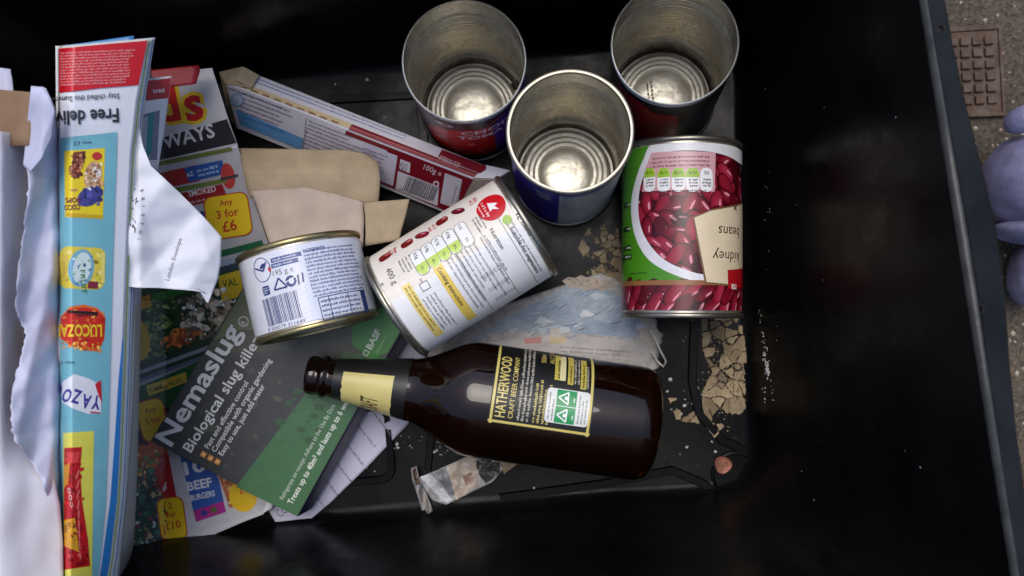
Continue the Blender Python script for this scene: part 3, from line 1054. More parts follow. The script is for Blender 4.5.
pr.build('print', M['print_can'], tA, lA)
def residue(cyl, root, z, w, seed, col):
    ri = cyl.r-0.0013
    vs, fs = [], []
    n = 90
    for i in range(n):
        a = 2*math.pi*i/n
        k = 0.5+0.5*nz(math.cos(a)*2.2+seed, math.sin(a)*2.2, seed)+0.35*nz(math.cos(a)*9, math.sin(a)*9, seed)
        hh = max(0.0003, w*k)
        vs += [cyl.pt(ri-0.0002, a, z+hh), cyl.pt(ri-0.0005, a, z+hh*0.5), cyl.pt(ri-0.0012-0.3*hh, a, z-0.0003)]
    for i in range(n):
        k = (i+1) % n
        fs += [(i*3, k*3, k*3+1, i*3+1), (i*3+1, k*3+1, k*3+2, i*3+2)]
    mesh_obj('sauce_residue', vs, fs, mat_plain('dried_sauce', col, 0.4, var=0.4, scale=150), root, smooth=0)
residue(cA, tA, 0.0040, 0.0022, 1.0, (0.10, 0.055, 0.025))
# can with red label, back right
cB = Cyl(at(661, 100, 0.0005), at(674.5, 43, 0.111), 0.0371, IMG_DOWN)
tB, lB = make_can('food_can', cB, 'open can with dark red label at the back right beside the bean can', thin=True, group='standing open food cans')
pr = Print(cB.map, 0.004)
band(pr, cB, 0.005, cB.h-0.005, C(34, 22, 24))
pr.poly([(-0.040, 0.02), (-0.040, 0.098), (-0.020, 0.100), (-0.012, 0.090), (0.004, 0.088), (0.006, 0.06), (0.004, 0.02)], C(176, 20, 28), 1)
pr.ell(-0.020, 0.088, 0.0080, 0.0024, C(196, 120, 50), 2, rot=-24)
pr.ell(-0.020, 0.088, 0.0066, 0.0014, C(120, 20, 24), 3, rot=-24)
pr.poly([(0.012, 0.04), (0.030, 0.045), (0.032, 0.080), (0.016, 0.082)], C(44, 44, 62), 1)
pr.build('print', M['print_can'], tB, lB)
residue(cB, tB, 0.0042, 0.0042, 4.0, (0.035, 0.016, 0.010))
# batch mark printed inside the can
u0 = at(650, 97, 0.0062)
pr = Print(lambda x, y, l: at(x, y, 0.0072+l), 4, True)
pr.micro(649, 103, 26, 2, 4.0, 2.2, C(70, 66, 60), 0, rot=96, seed=5, wl=(1.2, 3))
pr.build('batch_mark', M['print_matt'], tB)
# can with blue label in front
cC = Cyl(at(565.5, 175, 0.0005), at(570, 130.5, 0.110), 0.0371, IMG_DOWN)
tC, lC = make_can('food_can', cC, 'open can with blue and white label in front of the two others', group='standing open food cans')
pr = Print(cC.map, 0.004)
band(pr, cC, 0.005, cC.h-0.005, C(62, 48, 168))
band(pr, cC, 0.005, cC.h-0.012, C(206, 208, 214), 1, -0.006, 0.060)
pr.micro(-0.004, 0.0935, 0.034, 12, 0.0036, 0.0011, C(80, 84, 96), 2, seed=8)
pr.rect(0.012, 0.096, 0.032, 0.0022, C(120, 122, 132), 2)
pr.ell(-0.0165, 0.0890, 0.0048, 0.0030, C(196, 200, 214), 1)
pr.ell(-0.0165, 0.0890, 0.0034, 0.0018, C(84, 86, 120), 2)
pr.ell(-0.0160, 0.0805, 0.0050, 0.0030, C(180, 186, 206), 1)
pr.micro(-0.0195, 0.0815, 0.007, 2, 0.0018, 0.0009, C(60, 62, 110), 2, seed=2)
pr.poly([(-0.05, 0.01), (-0.03, 0.01), (-0.024, 0.06), (-0.05, 0.07)], C(60, 40, 150), 1)
pr.build('print', M['print_can'], tC, lC)

residue(cC, tC, 0.0040, 0.0020, 7.0, (0.10, 0.065, 0.03))

# ================================================================== KIDNEY BEAN CAN, LYING
cK = Cyl(at(681, 147.5, 0.045), at(681, 318, 0.045), 0.0386, CAM-at(680, 230, 0.046))
tK, lK = make_can('food_can', cK, 'lying kidney bean can with green and dark red picture label', beads=False)
pr = Print(lambda u, v, l: cK.map(u, min(max(v, 0.0050), cK.h-0.0050), l), 0.0022, step=0.000045)
def bean(pr, x, y, L, ang, layer, rd, ln=1.0):
    pts = []
    for q in range(16):
        a = 2*math.pi*q/16
        r = 0.5*L*(1-0.16*max(0, math.cos(a-math.pi/2))**3)
        pts.append((r*math.cos(a), r*0.56*ln*math.sin(a)))
    base = rd.choice([(104, 10, 26), (124, 16, 34), (88, 8, 20), (138, 26, 46)])
    old = pr.seg; pr.seg = 0.0016
    def sc(kx, ky, dx=0.0, dy=0.0): return pr.xf(x, y, ang, [(p[0]*kx+dx*L, p[1]*ky+dy*L) for p in pts])
    pr.poly(sc(1.10, 1.14), C(50, 5, 14), layer)
    pr.poly(sc(1, 1), C(*base), layer+0.05)
    pr.poly(sc(0.86, 0.80, 0, 0.03), C(base[0]+14, base[1]+8, base[2]+10), layer+0.10)
    pr.poly(sc(0.62, 0.52, 0.02, 0.06), C(base[0]+30, base[1]+22, base[2]+26), layer+0.15)
    pr.poly(sc(rd.uniform(.26, .44), rd.uniform(.12, .22), rd.uniform(-.1, .15), 0.11), C(228, 150, 164), layer+0.20)
    pr.seg = old
band(pr, cK, 0.005, cK.h-0.005, C(70, 6, 18))
rd = random.Random(21)
uvp = cK.uv
# loose beans in the bowl and the bean strip above
for gy in range(7):
    for gx in range(9):
        px = 626+gx*14.5+rd.uniform(-4, 4)+(gy % 2)*7; py = 192+gy*13+rd.uniform(-3, 3)
        if px > 748: continue
        u, v = uvp(px, py)
        bean(pr, u, v, rd.uniform(0.0150, 0.0185), rd.uniform(0, 180), 1+0.16*(gy*9+gx), rd)
for gy in range(5):
    for gx in range(3):
        u, v = uvp(712+gx*14, 148+gy*12+rd.uniform(-2, 2))
        bean(pr, u, v, 0.0165, rd.uniform(0, 180), 1+0.16*(gy*3+gx), rd)
strip = cK.uvs([(612, 283), (750, 283), (750, 313), (612, 313)])
W = math.pi*cK.r
vA, vB = uvp(681, 283)[1], uvp(681, 313)[1]
pr.poly([(-W, vA), (W, vA), (W, vB), (-W, vB)], C(64, 6, 16), 11.5)
for i in range(30):
    u = -0.066+i*0.0046
    bean(pr, u, vA+(vB-vA)*(0.30 if i % 2 else 0.74), rd.uniform(0.016, 0.020), rd.uniform(35, 75), 11.8+0.1*(i % 4), rd, 0.8)
pr.poly([(-W, vA-0.0018), (W, vA-0.0018), (W, vA+0.0012), (-W, vA+0.0012)], C(148, 98, 62), 14)
# green side panel
g = [(600, 138), (664, 136), (648, 152), (637, 178), (633, 205), (636, 232), (647, 255), (664, 268), (690, 279), (690, 281.5), (600, 281.5)]
gu = cK.uvs(g); gu[0] = (0.09, gu[0][1]); gu[-1] = (0.09, gu[-1][1])
pr.poly(gu, C(74, 140, 30), 12)
gu2 = cK.uvs([(600, 138), (636, 138), (626, 175), (623, 215), (626, 262), (600, 281)]); gu2[0] = (0.09, gu2[0][1]); gu2[-1] = (0.09, gu2[-1][1])
pr.poly(gu2, C(46, 108, 26), 13)
# white bowl edge
def smooth(p, n=5):
    out = []
    for i in range(len(p)-1):
        a, b, c, e = p[max(0, i-1)], p[i], p[i+1], p[min(len(p)-1, i+2)]
        for k in range(n):
            t = k/n
            out.append(tuple(0.5*(2*b[d]+(c[d]-a[d])*t+(2*a[d]-5*b[d]+4*c[d]-e[d])*t*t+(3*b[d]-a[d]-3*c[d]+e[d])*t**3) for d in (0, 1)))
    return out+[p[-1]]
ou = [(664, 136), (648, 152), (637, 178), (632, 205), (635, 233), (646, 256), (664, 270), (690, 280), (712, 281)]
inn = [(712, 276), (692, 272), (668, 262), (652, 247), (642, 228), (639, 205), (643, 180), (655, 158), (672, 146)]
pr.poly(cK.uvs(smooth(ou)+smooth(inn)), C(226, 226, 230), 13)
pr.poly(cK.uvs(smooth([(644, 160), (654, 143), (690, 136), (720, 140), (742, 152)])+smooth([(742, 166), (726, 156), (700, 151), (668, 152), (655, 160), (646, 172)])), C(222, 222, 226), 13)
# nutrition panel
pr.poly(cK.uvs([(652, 153), (715, 153), (714, 192), (643, 192), (645, 172)]), C(206, 158, 164), 14)
for i, px in enumerate((650, 664, 678.5, 692.5, 706)):
    u, v = uvp(px, 180)
    pr.rrect(u, v, 0.0082, 0.0150, 0.0036, C(236, 236, 236), 15)
    if i < 4:
        pr.poly([(u-0.0040, v-0.0016), (u+0.0040, v-0.0016), (u+0.0040, v-0.0046), (u+0.0022, v-0.0074), (u-0.0022, v-0.0074), (u-0.0040, v-0.0046)], C(150, 190, 50), 16)
        pr.text(('<1%', '<1%', '<1%', '<1%')[i], u, v-0.0054, 0.0021, C(30, 40, 20), 17, align='C', bold=.6)
    else:
        pr.text('5%', u, v-0.0054, 0.0021, C(30, 30, 30), 17, align='C', bold=.6)
    pr.micro(u-0.0030, v+0.0038, 0.006, 3, 0.0019, 0.0011, C(50, 40, 44), 17, seed=i+3, ragged=.2)
u, v = uvp(709, 157.5)
pr.micro(u, v+0.0052, 0.043, 3, 0.0026, 0.0011, C(90, 40, 50), 15, seed=30, ragged=.25)
u, v = uvp(706, 190)
pr.micro(u, v+0.0006, 0.034, 1, 0.002, 0.0010, C(90, 40, 50), 15, seed=31)
# small marks on the green
for py, w in ((205, .010), (229, .012), (248, .016), (257, .018)):
    u, v = uvp(630, py)
    pr.rrect(u+0.004, v, w*0.8, 0.0034, 0.0008, C(24, 60, 26), 14)
    pr.micro(u-0.002, v, w*0.5, 1, 0.002, 0.0012, C(225, 235, 215), 15, seed=int(py))
u, v = uvp(648, 273)
pr.micro(u, v, 0.022, 1, 0.002, 0.0011, C(40, 70, 30), 14, seed=77)
# cream tag
tagp = [(694, 218), (710, 211), (742, 204), (744, 283), (726, 284), (706, 282), (700, 250)]
pr.poly(cK.uvs([(692.5, 217), (710, 209.5), (743, 202), (744, 285), (726, 286), (704.5, 284), (698, 250)]), C(120, 92, 66), 15)
pr.poly(cK.uvs(tagp), C(226, 210, 178), 16)
u, v = uvp(712.5, 251)
pr.text('kidney', u, v, 0.0070, C(34, 28, 26), 17, align='R', shear=0.12)
u, v = uvp(718, 226)
pr.text('beans', u, v, 0.0070, C(34, 28, 26), 17, align='R', shear=0.12)
u, v = uvp(734, 208)
pr.line([(u-0.002, v-0.0015), (u+0.002, v+0.0015)], 0.0009, C(34, 28, 26), 17)
pr.line([(u-0.002, v+0.0015), (u+0.002, v-0.0015)], 0.0009, C(34, 28, 26), 17)
r4 = cK.uvs([(726.5, 270), (743, 268), (743, 287), (727, 289)])
pr.poly(r4, C(178, 22, 32), 17)
u, v = uvp(730, 283)
pr.text('na', u, v+0.0008, 0.0048, C(240, 225, 215), 18, align='R', bold=1)
pr.build('print', M['print_can'], tK, lK)

# ================================================================== WHITE BEAN CAN, TILTED
cW = Cyl(at(394.5, 307.5, 0.073), at(528.5, 224.5, 0.0725), 0.0356, CAM-at(460, 265, 0.08))
tW, lW = make_can('food_can', cW, 'cream labelled bean can lying tilted with red circle and yellow bars', beads=False)
pr = Print(cW.map, 0.004)
uvp = cW.uv
HW = cW.h
band(pr, cW, 0.0052, HW-0.0052, C(234, 226, 214))
u1 = uvp(447, 250)[0]
band(pr, cW, 0.0055, HW-0.0055, C(240, 240, 240), 1, u0=uvp(424, 285)[0]-0.0015, u1=0.058)
rd = random.Random(3)
for i, (px, py) in enumerate(((385, 257), (394, 251), (407, 243.5), (422, 235), (433, 228), (442, 221), (458, 211), (474, 201))):
    u, v = uvp(px, py)
    if i % 3 == 2 or i == 0:
        pr.rrect(u, v, 0.0066, 0.0085, 0.0025, C(120, 20, 24), 1); pr.ell(u-0.001, v+0.002, 0.0012, 0.002, C(200, 110, 110), 2, n=10)
    elif i % 3 == 1:
        pr.micro(u-0.003, v+0.001, 0.006, 2, 0.003, 0.002, C(190, 36, 40), 1, seed=i, wl=(2, 4), ragged=.1)
    else:
        bean(pr, u, v, 0.0095, rd.uniform(40, 130), 1, rd)
u, v = uvp(387, 277)
pr.text('400 g', u-0.005, v+0.001, 0.0040, C(60, 60, 62), 2)
u, v = uvp(382, 283)
pr.text('e', u, v-0.0016, 0.0036, C(60, 60, 62), 2)
# traffic-light lozenges
for i, (px, py) in enumerate(((419.5, 262), (430.5, 255), (441, 248), (452, 241), (464, 234))):
    u, v = uvp(px, py)
    pr.rrect(u, v, 0.0176, 0.0080, 0.0030, C(96, 104, 90), 2)
    pr.rrect(u, v, 0.0168, 0.0073, 0.0028, C(244, 244, 244), 3)
    if i < 4:
        pr.poly([(u+0.0012, v-0.0036), (u+0.0056, v-0.0036), (u+0.0082, v-0.0014), (u+0.0082, v+0.0014), (u+0.0056, v+0.0036), (u+0.0012, v+0.0036)], C(190, 216, 90), 4)
    pr.text(('0.5g', '3.9g', '0.1g', '0.5g', '115')[i], u-0.0072, v-0.0010, 0.0021, C(40, 40, 40), 5, bold=.5)
    pr.text(('1%', '4%', '1%', '8%', '5%')[i], u+0.0030, v-0.0010, 0.0019, C(50, 70, 30), 5)
u, v = uvp(407, 262)
pr.micro(u-0.004, v+0.003, 0.012, 4, 0.0024, 0.0010, C(110, 106, 102), 2, seed=4)
u, v = uvp(479, 222)
pr.micro(u-0.004, v+0.002, 0.012, 3, 0.0022, 0.0010, C(110, 106, 102), 2, seed=5)
u, v = uvp(491, 207)
pr.ell(u, v, 0.0093, 0.0093, C(204, 24, 34), 2, n=30)
pr.text('1 of 5 a day', u-0.0005, v-0.0046, 0.0019, C(250, 240, 240), 3, align='C', bold=.7)
pr.micro(u-0.0055, v-0.0066, 0.010, 1, 0.002, 0.0010, C(250, 230, 230), 3, seed=9, ragged=.1)
pr.poly([(u-0.004, v-0.001), (u, v+0.0046), (u+0.001, v+0.002), (u+0.0046, v+0.0036), (u+0.002, v), (u+0.003, v-0.002)], C(250, 240, 240), 3)
u, v = uvp(500, 249)
ing = C(56, 56, 60)
# yellow cooking bars
u, v = uvp(441, 271)
pr.rect(u+0.0185, v-0.0004, 0.046, 0.0062, C(238, 206, 96), 3)
pr.text('Cooking instructions', u-0.0025, v-0.0014, 0.0026, C(60, 50, 30), 4, w=0.028, bold=.8)
u, v = uvp(408, 288)
pr.rect(u+0.0185, v-0.0004, 0.042, 0.0056, C(240, 214, 120), 3)
pr.micro(u-0.001, v+0.001, 0.036, 2, 0.0024, 0.0010, C(120, 100, 60), 4, seed=12)
u, v = uvp(425, 286)
pr.rect(u+0.000, v, 0.0052, 0.0056, C(60, 60, 60), 3); pr.rect(u, v, 0.0043, 0.0047, C(240, 240, 240), 4)
pr.micro(u+0.006, v+0.0026, 0.030, 4, 0.0026, 0.0010, C(120, 120, 124), 3, seed=14)
pr.text('Hob', u-0.005, v-0.001, 0.0018, C(90, 90, 90), 3)
# nutrition table
for px, py, n in ((452, 262, 3), (470, 250, 8)):
    u, v = uvp(px, py)
    pr.micro(u-0.003, v+0.004, 0.044, n//1 if n < 5 else 5, 0.0030, 0.0010, C(120, 120, 126), 3, seed=int(px), wl=(4, 14), ragged=.5)
for px, py in ((459, 258), (486, 241), (505, 229)):
    u, v = uvp(px, py)
    pr.rect(u+0.02, v, 0.058, 0.00035, C(90, 90, 95), 3)
for k in range(8):
    u, v = uvp(466+k*2.6, 254-k*1.6)
    for cdx in (0.020, 0.030, 0.040):
        pr.text(('%.1f' % (rd.uniform(0, 20))), u+cdx-0.004, v, 0.0014, C(90, 90, 96), 4)
u, v = uvp(497, 233)
pr.text('Nutrition', u-0.004, v-0.003, 0.0027, ing, 3, bold=.8)
pr.micro(u-0.003, v-0.0068, 0.036, 2, 0.0030, 0.0010, C(110, 110, 116), 3, seed=15)
u, v = uvp(505, 229)
pr.ell(u-0.004, v+0.004, 0.0030, 0.0030, C(150, 190, 60), 3, n=16)
pr.text('Suitable for vegetarians', u+0.001, v+0.0024, 0.0026, ing, 3, bold=.8, w=0.036)
u, v = uvp(518, 222)
pr.text('Ingredients', u-0.005, v+0.0014, 0.0026, ing, 3, bold=.8)
pr.micro(u-0.004, v-0.0030, 0.048, 2, 0.0030, 0.0010, C(110, 110, 116), 3, seed=16)
pr.build('print', M['print_can'], tW, lW)

# ================================================================== SMALL CAN
cS = Cyl(at(319, 331, 0.0795), at(298.5, 246, 0.0795), 0.0382, CAM-at(308, 288, 0.08))
tS, lS = make_can('food_can', cS, 'small squat white can with gold rims and blue barcode print', beads=False, seam='gold_seam', closed=True)
pr = Print(cS.map, 0.004)
uvp = cS.uv
band(pr, cS, 0.0052, cS.h-0.0052, C(222, 224, 232))
navy = C(52, 66, 120)
band(pr, cS, 0.0052, cS.h-0.0052, C(214, 220, 234), 1, u0=uvp(306, 290)[0], u1=0.070)
u, v = uvp(262, 270)
for k in range(24):
    a, b = 2*math.pi*k/24, 2*math.pi*(k+1)/24
    pr.line([(u+0.0062*math.cos(a), v+0.0072*math.sin(a)), (u+0.0062*math.cos(b), v+0.0072*math.sin(b))], 0.0005, navy, 2)
pr.line([(u-0.005, v+0.002), (u+0.001, v-0.001), (u+0.004, v+0.004)], 0.0010, navy, 3)
pr.ell(u+0.001, v+0.002, 0.0022, 0.0012, navy, 3, rot=30, n=12)
pr.ell(u+0.0055, v-0.001, 0.0010, 0.0016, C(190, 60, 60), 3, n=10)
for (px, py, L) in ((271, 261, .0185), (271.5, 266.5, .0165)):
    u, v = uvp(px, py)
    pr.rect(u+L/2, v, L, 0.0026, C(62, 80, 140), 2)
    pr.micro(u+0.001, v, L-0.002, 1, .002, .0011, C(205, 212, 230), 3, seed=int(px))
u, v = uvp(273, 274)
pr.text('195 g e', u, v-0.0014, 0.0034, C(120, 122, 130), 2)
u, v = uvp(266, 289); pr.rrect(u, v-0.001, 0.0052, 0.0056, 0.001, navy, 2); pr.micro(u-0.002, v+0.0004, .0042, 3, .0014, .0008, C(215, 220, 235), 3, seed=4)
u, v = uvp(280, 285)
for k in range(3):
    a, b = R_(90+120*k), R_(90+120*(k+1))
    pr.line([(u+0.0048*math.cos(a), v+0.0042*math.sin(a)), (u+0.0048*math.cos(b), v+0.0042*math.sin(b))], 0.0010, navy, 2)
u, v = uvp(291, 281)
pr.ell(u, v, 0.0032, 0.0034, navy, 2); pr.ell(u+0.0003, v, 0.0016, 0.0018, C(222, 224, 232), 3); pr.line([(u-0.003, v), (u+0.003, v+0.002)], .0007, C(222, 224, 232), 3)
u, v = uvp(301, 279); pr.line([(u-0.0018, v-0.003), (u-0.0012, v+0.003)], .0010, navy, 2); pr.line([(u+0.0010, v-0.002), (u+0.0016, v+0.0036)], .0010, navy, 2)
u, v = uvp(269, 327)
pr.barcode(u, v, 0.0235, 0.0165, navy, 2, rot=1, seed=8)
pr.text('8 503579 311649', u-0.001, v-0.0026, 0.0020, navy, 2, w=0.0255)
u, v = uvp(303, 252)
pr.micro(u, v, 0.038, 13, 0.00225, 0.00115, C(88, 100, 150), 3, seed=19, ragged=.12)
pr.text('INGREDIENTS', u, v-0.0004, 0.0020, navy, 3, bold=1, w=0.013)
u, v = uvp(318, 298)
tw, th = 0.034, 0.0135
for k in range(2): pr.rect(u+tw/2, v-k*th, tw, 0.0005, navy, 3)
for f in (0, .18, .55, .86): pr.rect(u+tw*f, v-th/2, 0.0005, th, navy, 3)
pr.rect(u+tw*.93, v-th/2, tw*.12, th, navy, 3)
pr.micro(u+0.001, v-0.0024, 0.027, 4, 0.0028, 0.0012, navy, 4, seed=23, ragged=.1)
pr.build('print', M['print_can'], tS, lS)

# ================================================================== BEER BOTTLE
bz0, bz1 = 0.0425, 0.0560
cBt = Cyl(at(653, 425, bz0), at(308, 374.5, bz1), 0.0378, CAM-at(500, 400, 0.045))
HB = cBt.h
bt = Thing('beer_bottle', 'dark brown glass beer bottle with black and yellow labels lying on its side', 'bottle', cBt.p0)
d = lambda m: HB-m            # distances measured from the mouth
outer = [(0.00001, 0.004), (0.020, 0.002), (0.027, 0.0005), (0.0325, 0.0012), (0.0358, 0.0042), (0.0374, 0.0085), (0.0378, 0.014), (0.0378, d(0.112))]
for k in range(1, 13):
    f = k/12
    sm = f*f*(3-2*f)
    outer.append((0.0378-(0.0378-0.0205)*sm, d(0.112-0.046*f)))
for k in range(1, 9):
    f = k/8
    outer.append((0.0205-(0.0205-0.0128)*f**0.9, d(0.066-0.050*f)))
outer += [(0.0126, d(0.0145)), (0.0136, d(0.0135)), (0.0142, d(0.0120)), (0.0140, d(0.0102)), (0.0126, d(0.0092)), (0.0122, d(0.0082)), (0.0126, d(0.0066)), (0.0131, d(0.0048)), (0.0130, d(0.0018)), (0.0120, d(0.0003)), (0.0104, d(0.0)), (0.0094, d(0.0010))]
innr = [(0.0090, d(0.012)), (0.0098, d(0.030)), (0.0172, d(0.066)), (0.0250, d(0.088)), (0.0345, d(0.112)), (0.0345, 0.016), (0.030, 0.009), (0.00001, 0.008)]
lathe('glass', cBt, outer+innr, M['glass'], bt, segs=96, sharp=60)
def brad(z):
    for (r0, z0), (r1_, z1) in zip(outer[6:], outer[7:]):
        if min(z0, z1) <= z <= max(z0, z1) and abs(z1-z0) > 1e-9:
            return r0+(r1_-r0)*(z-z0)/(z1-z0)
    return 0.0378
bmap = lambda u, v, l: cBt.pt(brad(v)+0.0002+l, u/0.0378, v)
uvp = cBt.uv
blk = C(14, 13, 12); yel = C(214, 196, 110); yel2 = C(196, 180, 84)
# back label: a real sleeve of paper with its print
ua, va = uvp(487.5, 421); ub, vb = uvp(589, 437)
vt, vb_ = va, vb
ul, ur = min(ua, ub), 0.052
zz = [vb_+(vt-vb_)*k/6 for k in range(7)]
lab = lathe('back_label', cBt, [(brad(z)+0.00018, z) for z in zz], mat_plain('black_label_paper', (0.006, 0.006, 0.006), 0.45), bt, segs=60, a0=ul/0.0378, a1=ur/0.0378)
pr = Print(bmap, 0.004)
bw = 0.0016
pr.rect((ul+ur)/2, vt-bw, ur-ul, bw, yel, 0); pr.rect((ul+ur)/2, vb_+bw, ur-ul, bw, yel, 0); pr.rect(ul+bw, (vt+vb_)/2, bw, vt-vb_, yel, 0)
L_ = vt-vb_
def row(f): return vt-L_*f
pr.text('HATHERWOOD', ul+0.0045, row(0.155), 0.0066, yel, 1, w=0.042, bold=.8)
pr.text('CRAFT BEER COMPANY', ul+0.0045, row(0.235), 0.0032, yel, 1, w=0.043, bold=.3)
wht = C(190, 186, 170)
for k, f in enumerate((0.285, 0.330, 0.375)):
    pr.micro(ul+0.004, row(f), 0.068, 1, .003, 0.0015, wht, 1, seed=40+k, ragged=.15)
for k, f in enumerate((0.435, 0.480, 0.525, 0.570)):
    pr.micro(ul+0.004, row(f), 0.029, 1, .003, 0.0015, C(200, 186, 110), 1, seed=50+k, ragged=.25)
pr.text('500ml', ul+0.046, row(0.50), 0.0032, yel, 1, bold=.4)
pr.text('ALC 5.1% VOL', ul+0.046, row(0.585), 0.0032, yel, 1, bold=.4)
pr.rect(ul+0.0455, row(0.635), 0.025, 0.0052, yel2, 1); pr.rect(ul+0.0455, row(0.675), 0.025, 0.0038, C(224, 214, 160), 1)
pr.micro(ul+0.034, row(0.635), 0.018, 1, .003, .0014, C(50, 44, 10), 2, seed=61, ragged=.1)
pr.rect(ul+0.0445, row(0.755), 0.027, 0.0036, yel2, 1); pr.micro(ul+0.032, row(0.755), 0.02, 1, .003, .0013, C(50, 44, 10), 2, seed=62)
for k, f in enumerate((0.800, 0.835)): pr.micro(ul+0.032, row(f), 0.027, 1, .003, .0013, wht, 1, seed=63+k)
pr.rect(ul+0.0425, row(0.885), 0.027, 0.0036, yel2, 1); pr.micro(ul+0.030, row(0.885), 0.02, 1, .003, .0013, C(50, 44, 10), 2, seed=66)
pr.micro(ul+0.030, row(0.925), 0.024, 1, .003, .0013, wht, 1, seed=68)
# recycling panel
pu, pv = ul+0.0165, row(0.752)
pw, ph = 0.0215, 0.0270
pr.rrect(pu, pv, pw, ph, 0.0022, C(226, 228, 224), 2)
pr.rect(pu, pv+0.0012, pw-0.0010, 0.0125, C(28, 148, 84), 3)
for du in (-0.0054, 0.0052):
    for k in range(3):
        a, b = R_(90+120*k), R_(90+120*(k+1))
        pr.line([(pu+du+0.0044*math.cos(a), pv+0.0022+0.0040*math.sin(a)), (pu+du+0.0044*math.cos(b), pv+0.0022+0.0040*math.sin(b))], 0.0009, C(240, 244, 240), 4)
    pr.ell(pu+du, pv+0.0015, 0.0012, 0.0011, C(240, 244, 240), 4, n=10)
    pr.micro(pu+du-0.002, pv-0.0035, 0.004, 1, .001, .0011, C(240, 244, 240), 4, seed=70)
pr.rect(pu, pv+0.0012, 0.0004, 0.0125, C(240, 244, 240), 4)
pr.micro(pu-pw/2+0.0015, pv+0.0115, pw-0.003, 2, .0024, .0009, C(90, 94, 90), 3, seed=71)
pr.micro(pu-pw/2+0.0015, pv-0.0072, pw-0.003, 3, .0021, .0009, C(90, 94, 90), 3, seed=72)
pr.build('print', M['print_can'], bt, lab)
# front label seen edge-on along the underside
u2, v2 = uvp(472, 456.5); u3, v3 = uvp(606, 474)
lab2 = lathe('front_label', cBt, [(brad(z)+0.00018, z) for z in (v3, (v2+v3)/2, v2)], bpy.data.materials['black_label_paper'], bt, segs=30, a0=-2.9, a1=min(u2, u3)/0.0378)
pr = Print(bmap, 0.004)
pr.rect(min(u2, u3)-0.0009, (v2+v3)/2, 0.0009, v2-v3, yel, 0)
pr.build('print', M['print_can'], bt, lab2)
# neck label
va, vb2 = uvp(338, 380)[1], uvp(408, 390)[1]
z0n, z1n = d(0.068), d(0.019)
lab3 = lathe('neck_label', cBt, [(brad(z0n+(z1n-z0n)*k/10)+0.0002, z0n+(z1n-z0n)*k/10) for k in range(11)], mat_plain('black_neck_paper', (0.010, 0.010, 0.010), 0.4, var=0.2), bt, segs=48)
pr = Print(bmap, 0.004)
zb0, zb1 = d(0.059), d(0.0255)
pts = []
for k in range(13):
    f = k/12; pts.append((-0.064+0.078*f+0.0, zb0+0.0008*nz(k*0.9, 3)))
for k in range(13):
    f = 1-k/12; pts.append((-0.064+0.078*f, zb1+0.0008*nz(k*0.9, 8)))
pr.poly([(p[0]*1.0, p[1]) for p in pts], C(214, 200, 128), 0)
pr.text('CRAFT', -0.050, (zb0+zb1)/2-0.008, 0.012, C(70, 62, 40), 1, w=0.030, bold=.6)
pr.build('print', M['print_can'], bt, lab3)

# ================================================================== SLUG-KILLER CARD BOX
nt_ = [at(150, 441, 0.046), at(298, 517, 0.031), at(414, 310, 0.034), at(268, 246, 0.040)]
nn = (nt_[1]-nt_[0]).cross(nt_[2]-nt_[0]).normalized()
if nn.z < 0: nn = -nn
sh = Vector((0.006, -0.001, 0))
nb_ = [p-nn*0.020+sh for p in nt_]
nbx = Thing('card_box', 'flat dark grey and green slug killer card box under the small can', 'box', sum(nb_, Vector())/4)
hexa('carton', nt_, nb_, M['navy'], nbx, bev=0.0008)
nmap = on_plane(nt_[0], nt_[1], nt_[3])
nmid = bilin(*nt_)
# the four corners are only nearly coplanar: use the height field of the patch
def zpatch(corners):
    A = Matrix([[p.x, p.y, 1] for p in corners[:3]])
    def f(px, py, lift):
        # average plane of the two triangles
        d_ = ray(px, py)
        best = None
        n_ = ((corners[2]-corners[0]).cross(corners[3]-corners[1])).normalized()
        if n_.dot(CAM-corners[0]) < 0: n_ = -n_
        c_ = sum(corners, Vector())/4
        return CAM + d_*((c_+n_*(lift)-CAM).dot(n_)/d_.dot(n_))
    return f
nmap = zpatch(nt_)
def top_fix():  # raise print by the twist of the patch
    n_ = ((nt_[2]-nt_[0]).cross(nt_[3]-nt_[1])).normalized()
    c_ = sum(nt_, Vector())/4
    return max(abs((p-c_).dot(n_)) for p in nt_)
tw_ = top_fix()
pr = Print(lambda x, y, l: nmap(x, y, l+tw_), 400, True)
def inset(pts, k):
    cx = sum(p[0] for p in pts)/len(pts); cy = sum(p[1] for p in pts)/len(pts)
    return [(cx+(p[0]-cx)*k, cy+(p[1]-cy)*k) for p in pts]
face = [(151, 440.5), (297.5, 516), (412.5, 310.5), (268.5, 247.5)]
pr.poly(face, C(56, 58, 59), 0)
pr.poly([(206, 352), (268.5, 248.5), (412, 311), (380, 368), (330, 345), (262, 352)], C(68, 74, 60), 1)
pr.poly([(214, 340), (258, 265), (300, 284), (270, 330), (240, 330)], C(98, 106, 76), 2)
pr.poly([(236, 487), (297, 516), (385, 357), (344, 352), (322, 372)], C(60, 104, 64), 3)
pr.poly([(352, 318), (400, 302), (411, 311), (388, 352), (372, 360), (352, 344)], C(44, 136, 40), 4)
rd = random.Random(8)
for i in range(26):
    x, y = 200+rd.random()*110, 470-rd.random()*170
    if 0.52*(x-150)-(y-441)+4 < 0: continue
    if (x-150)*157+(y-441)*96 < 1500: continue
    a = rd.uniform(2, 7)
    pr.ell(x, y, a, a*rd.uniform(.5, .9), C(*(rd.choice([(50, 52, 54), (68, 72, 68), (76, 82, 66)]))), 2, rot=rd.uniform(0, 180), n=9)
for i in range(14):
    x, y = 300+rd.random()*40, 395+rd.random()*60
    a = rd.uniform(2, 6)
    pr.ell(x-20, y-10, a, a*.7, C(50, 82, 54), 5, n=9)
ang = 58.6
lt = C(205, 206, 208)
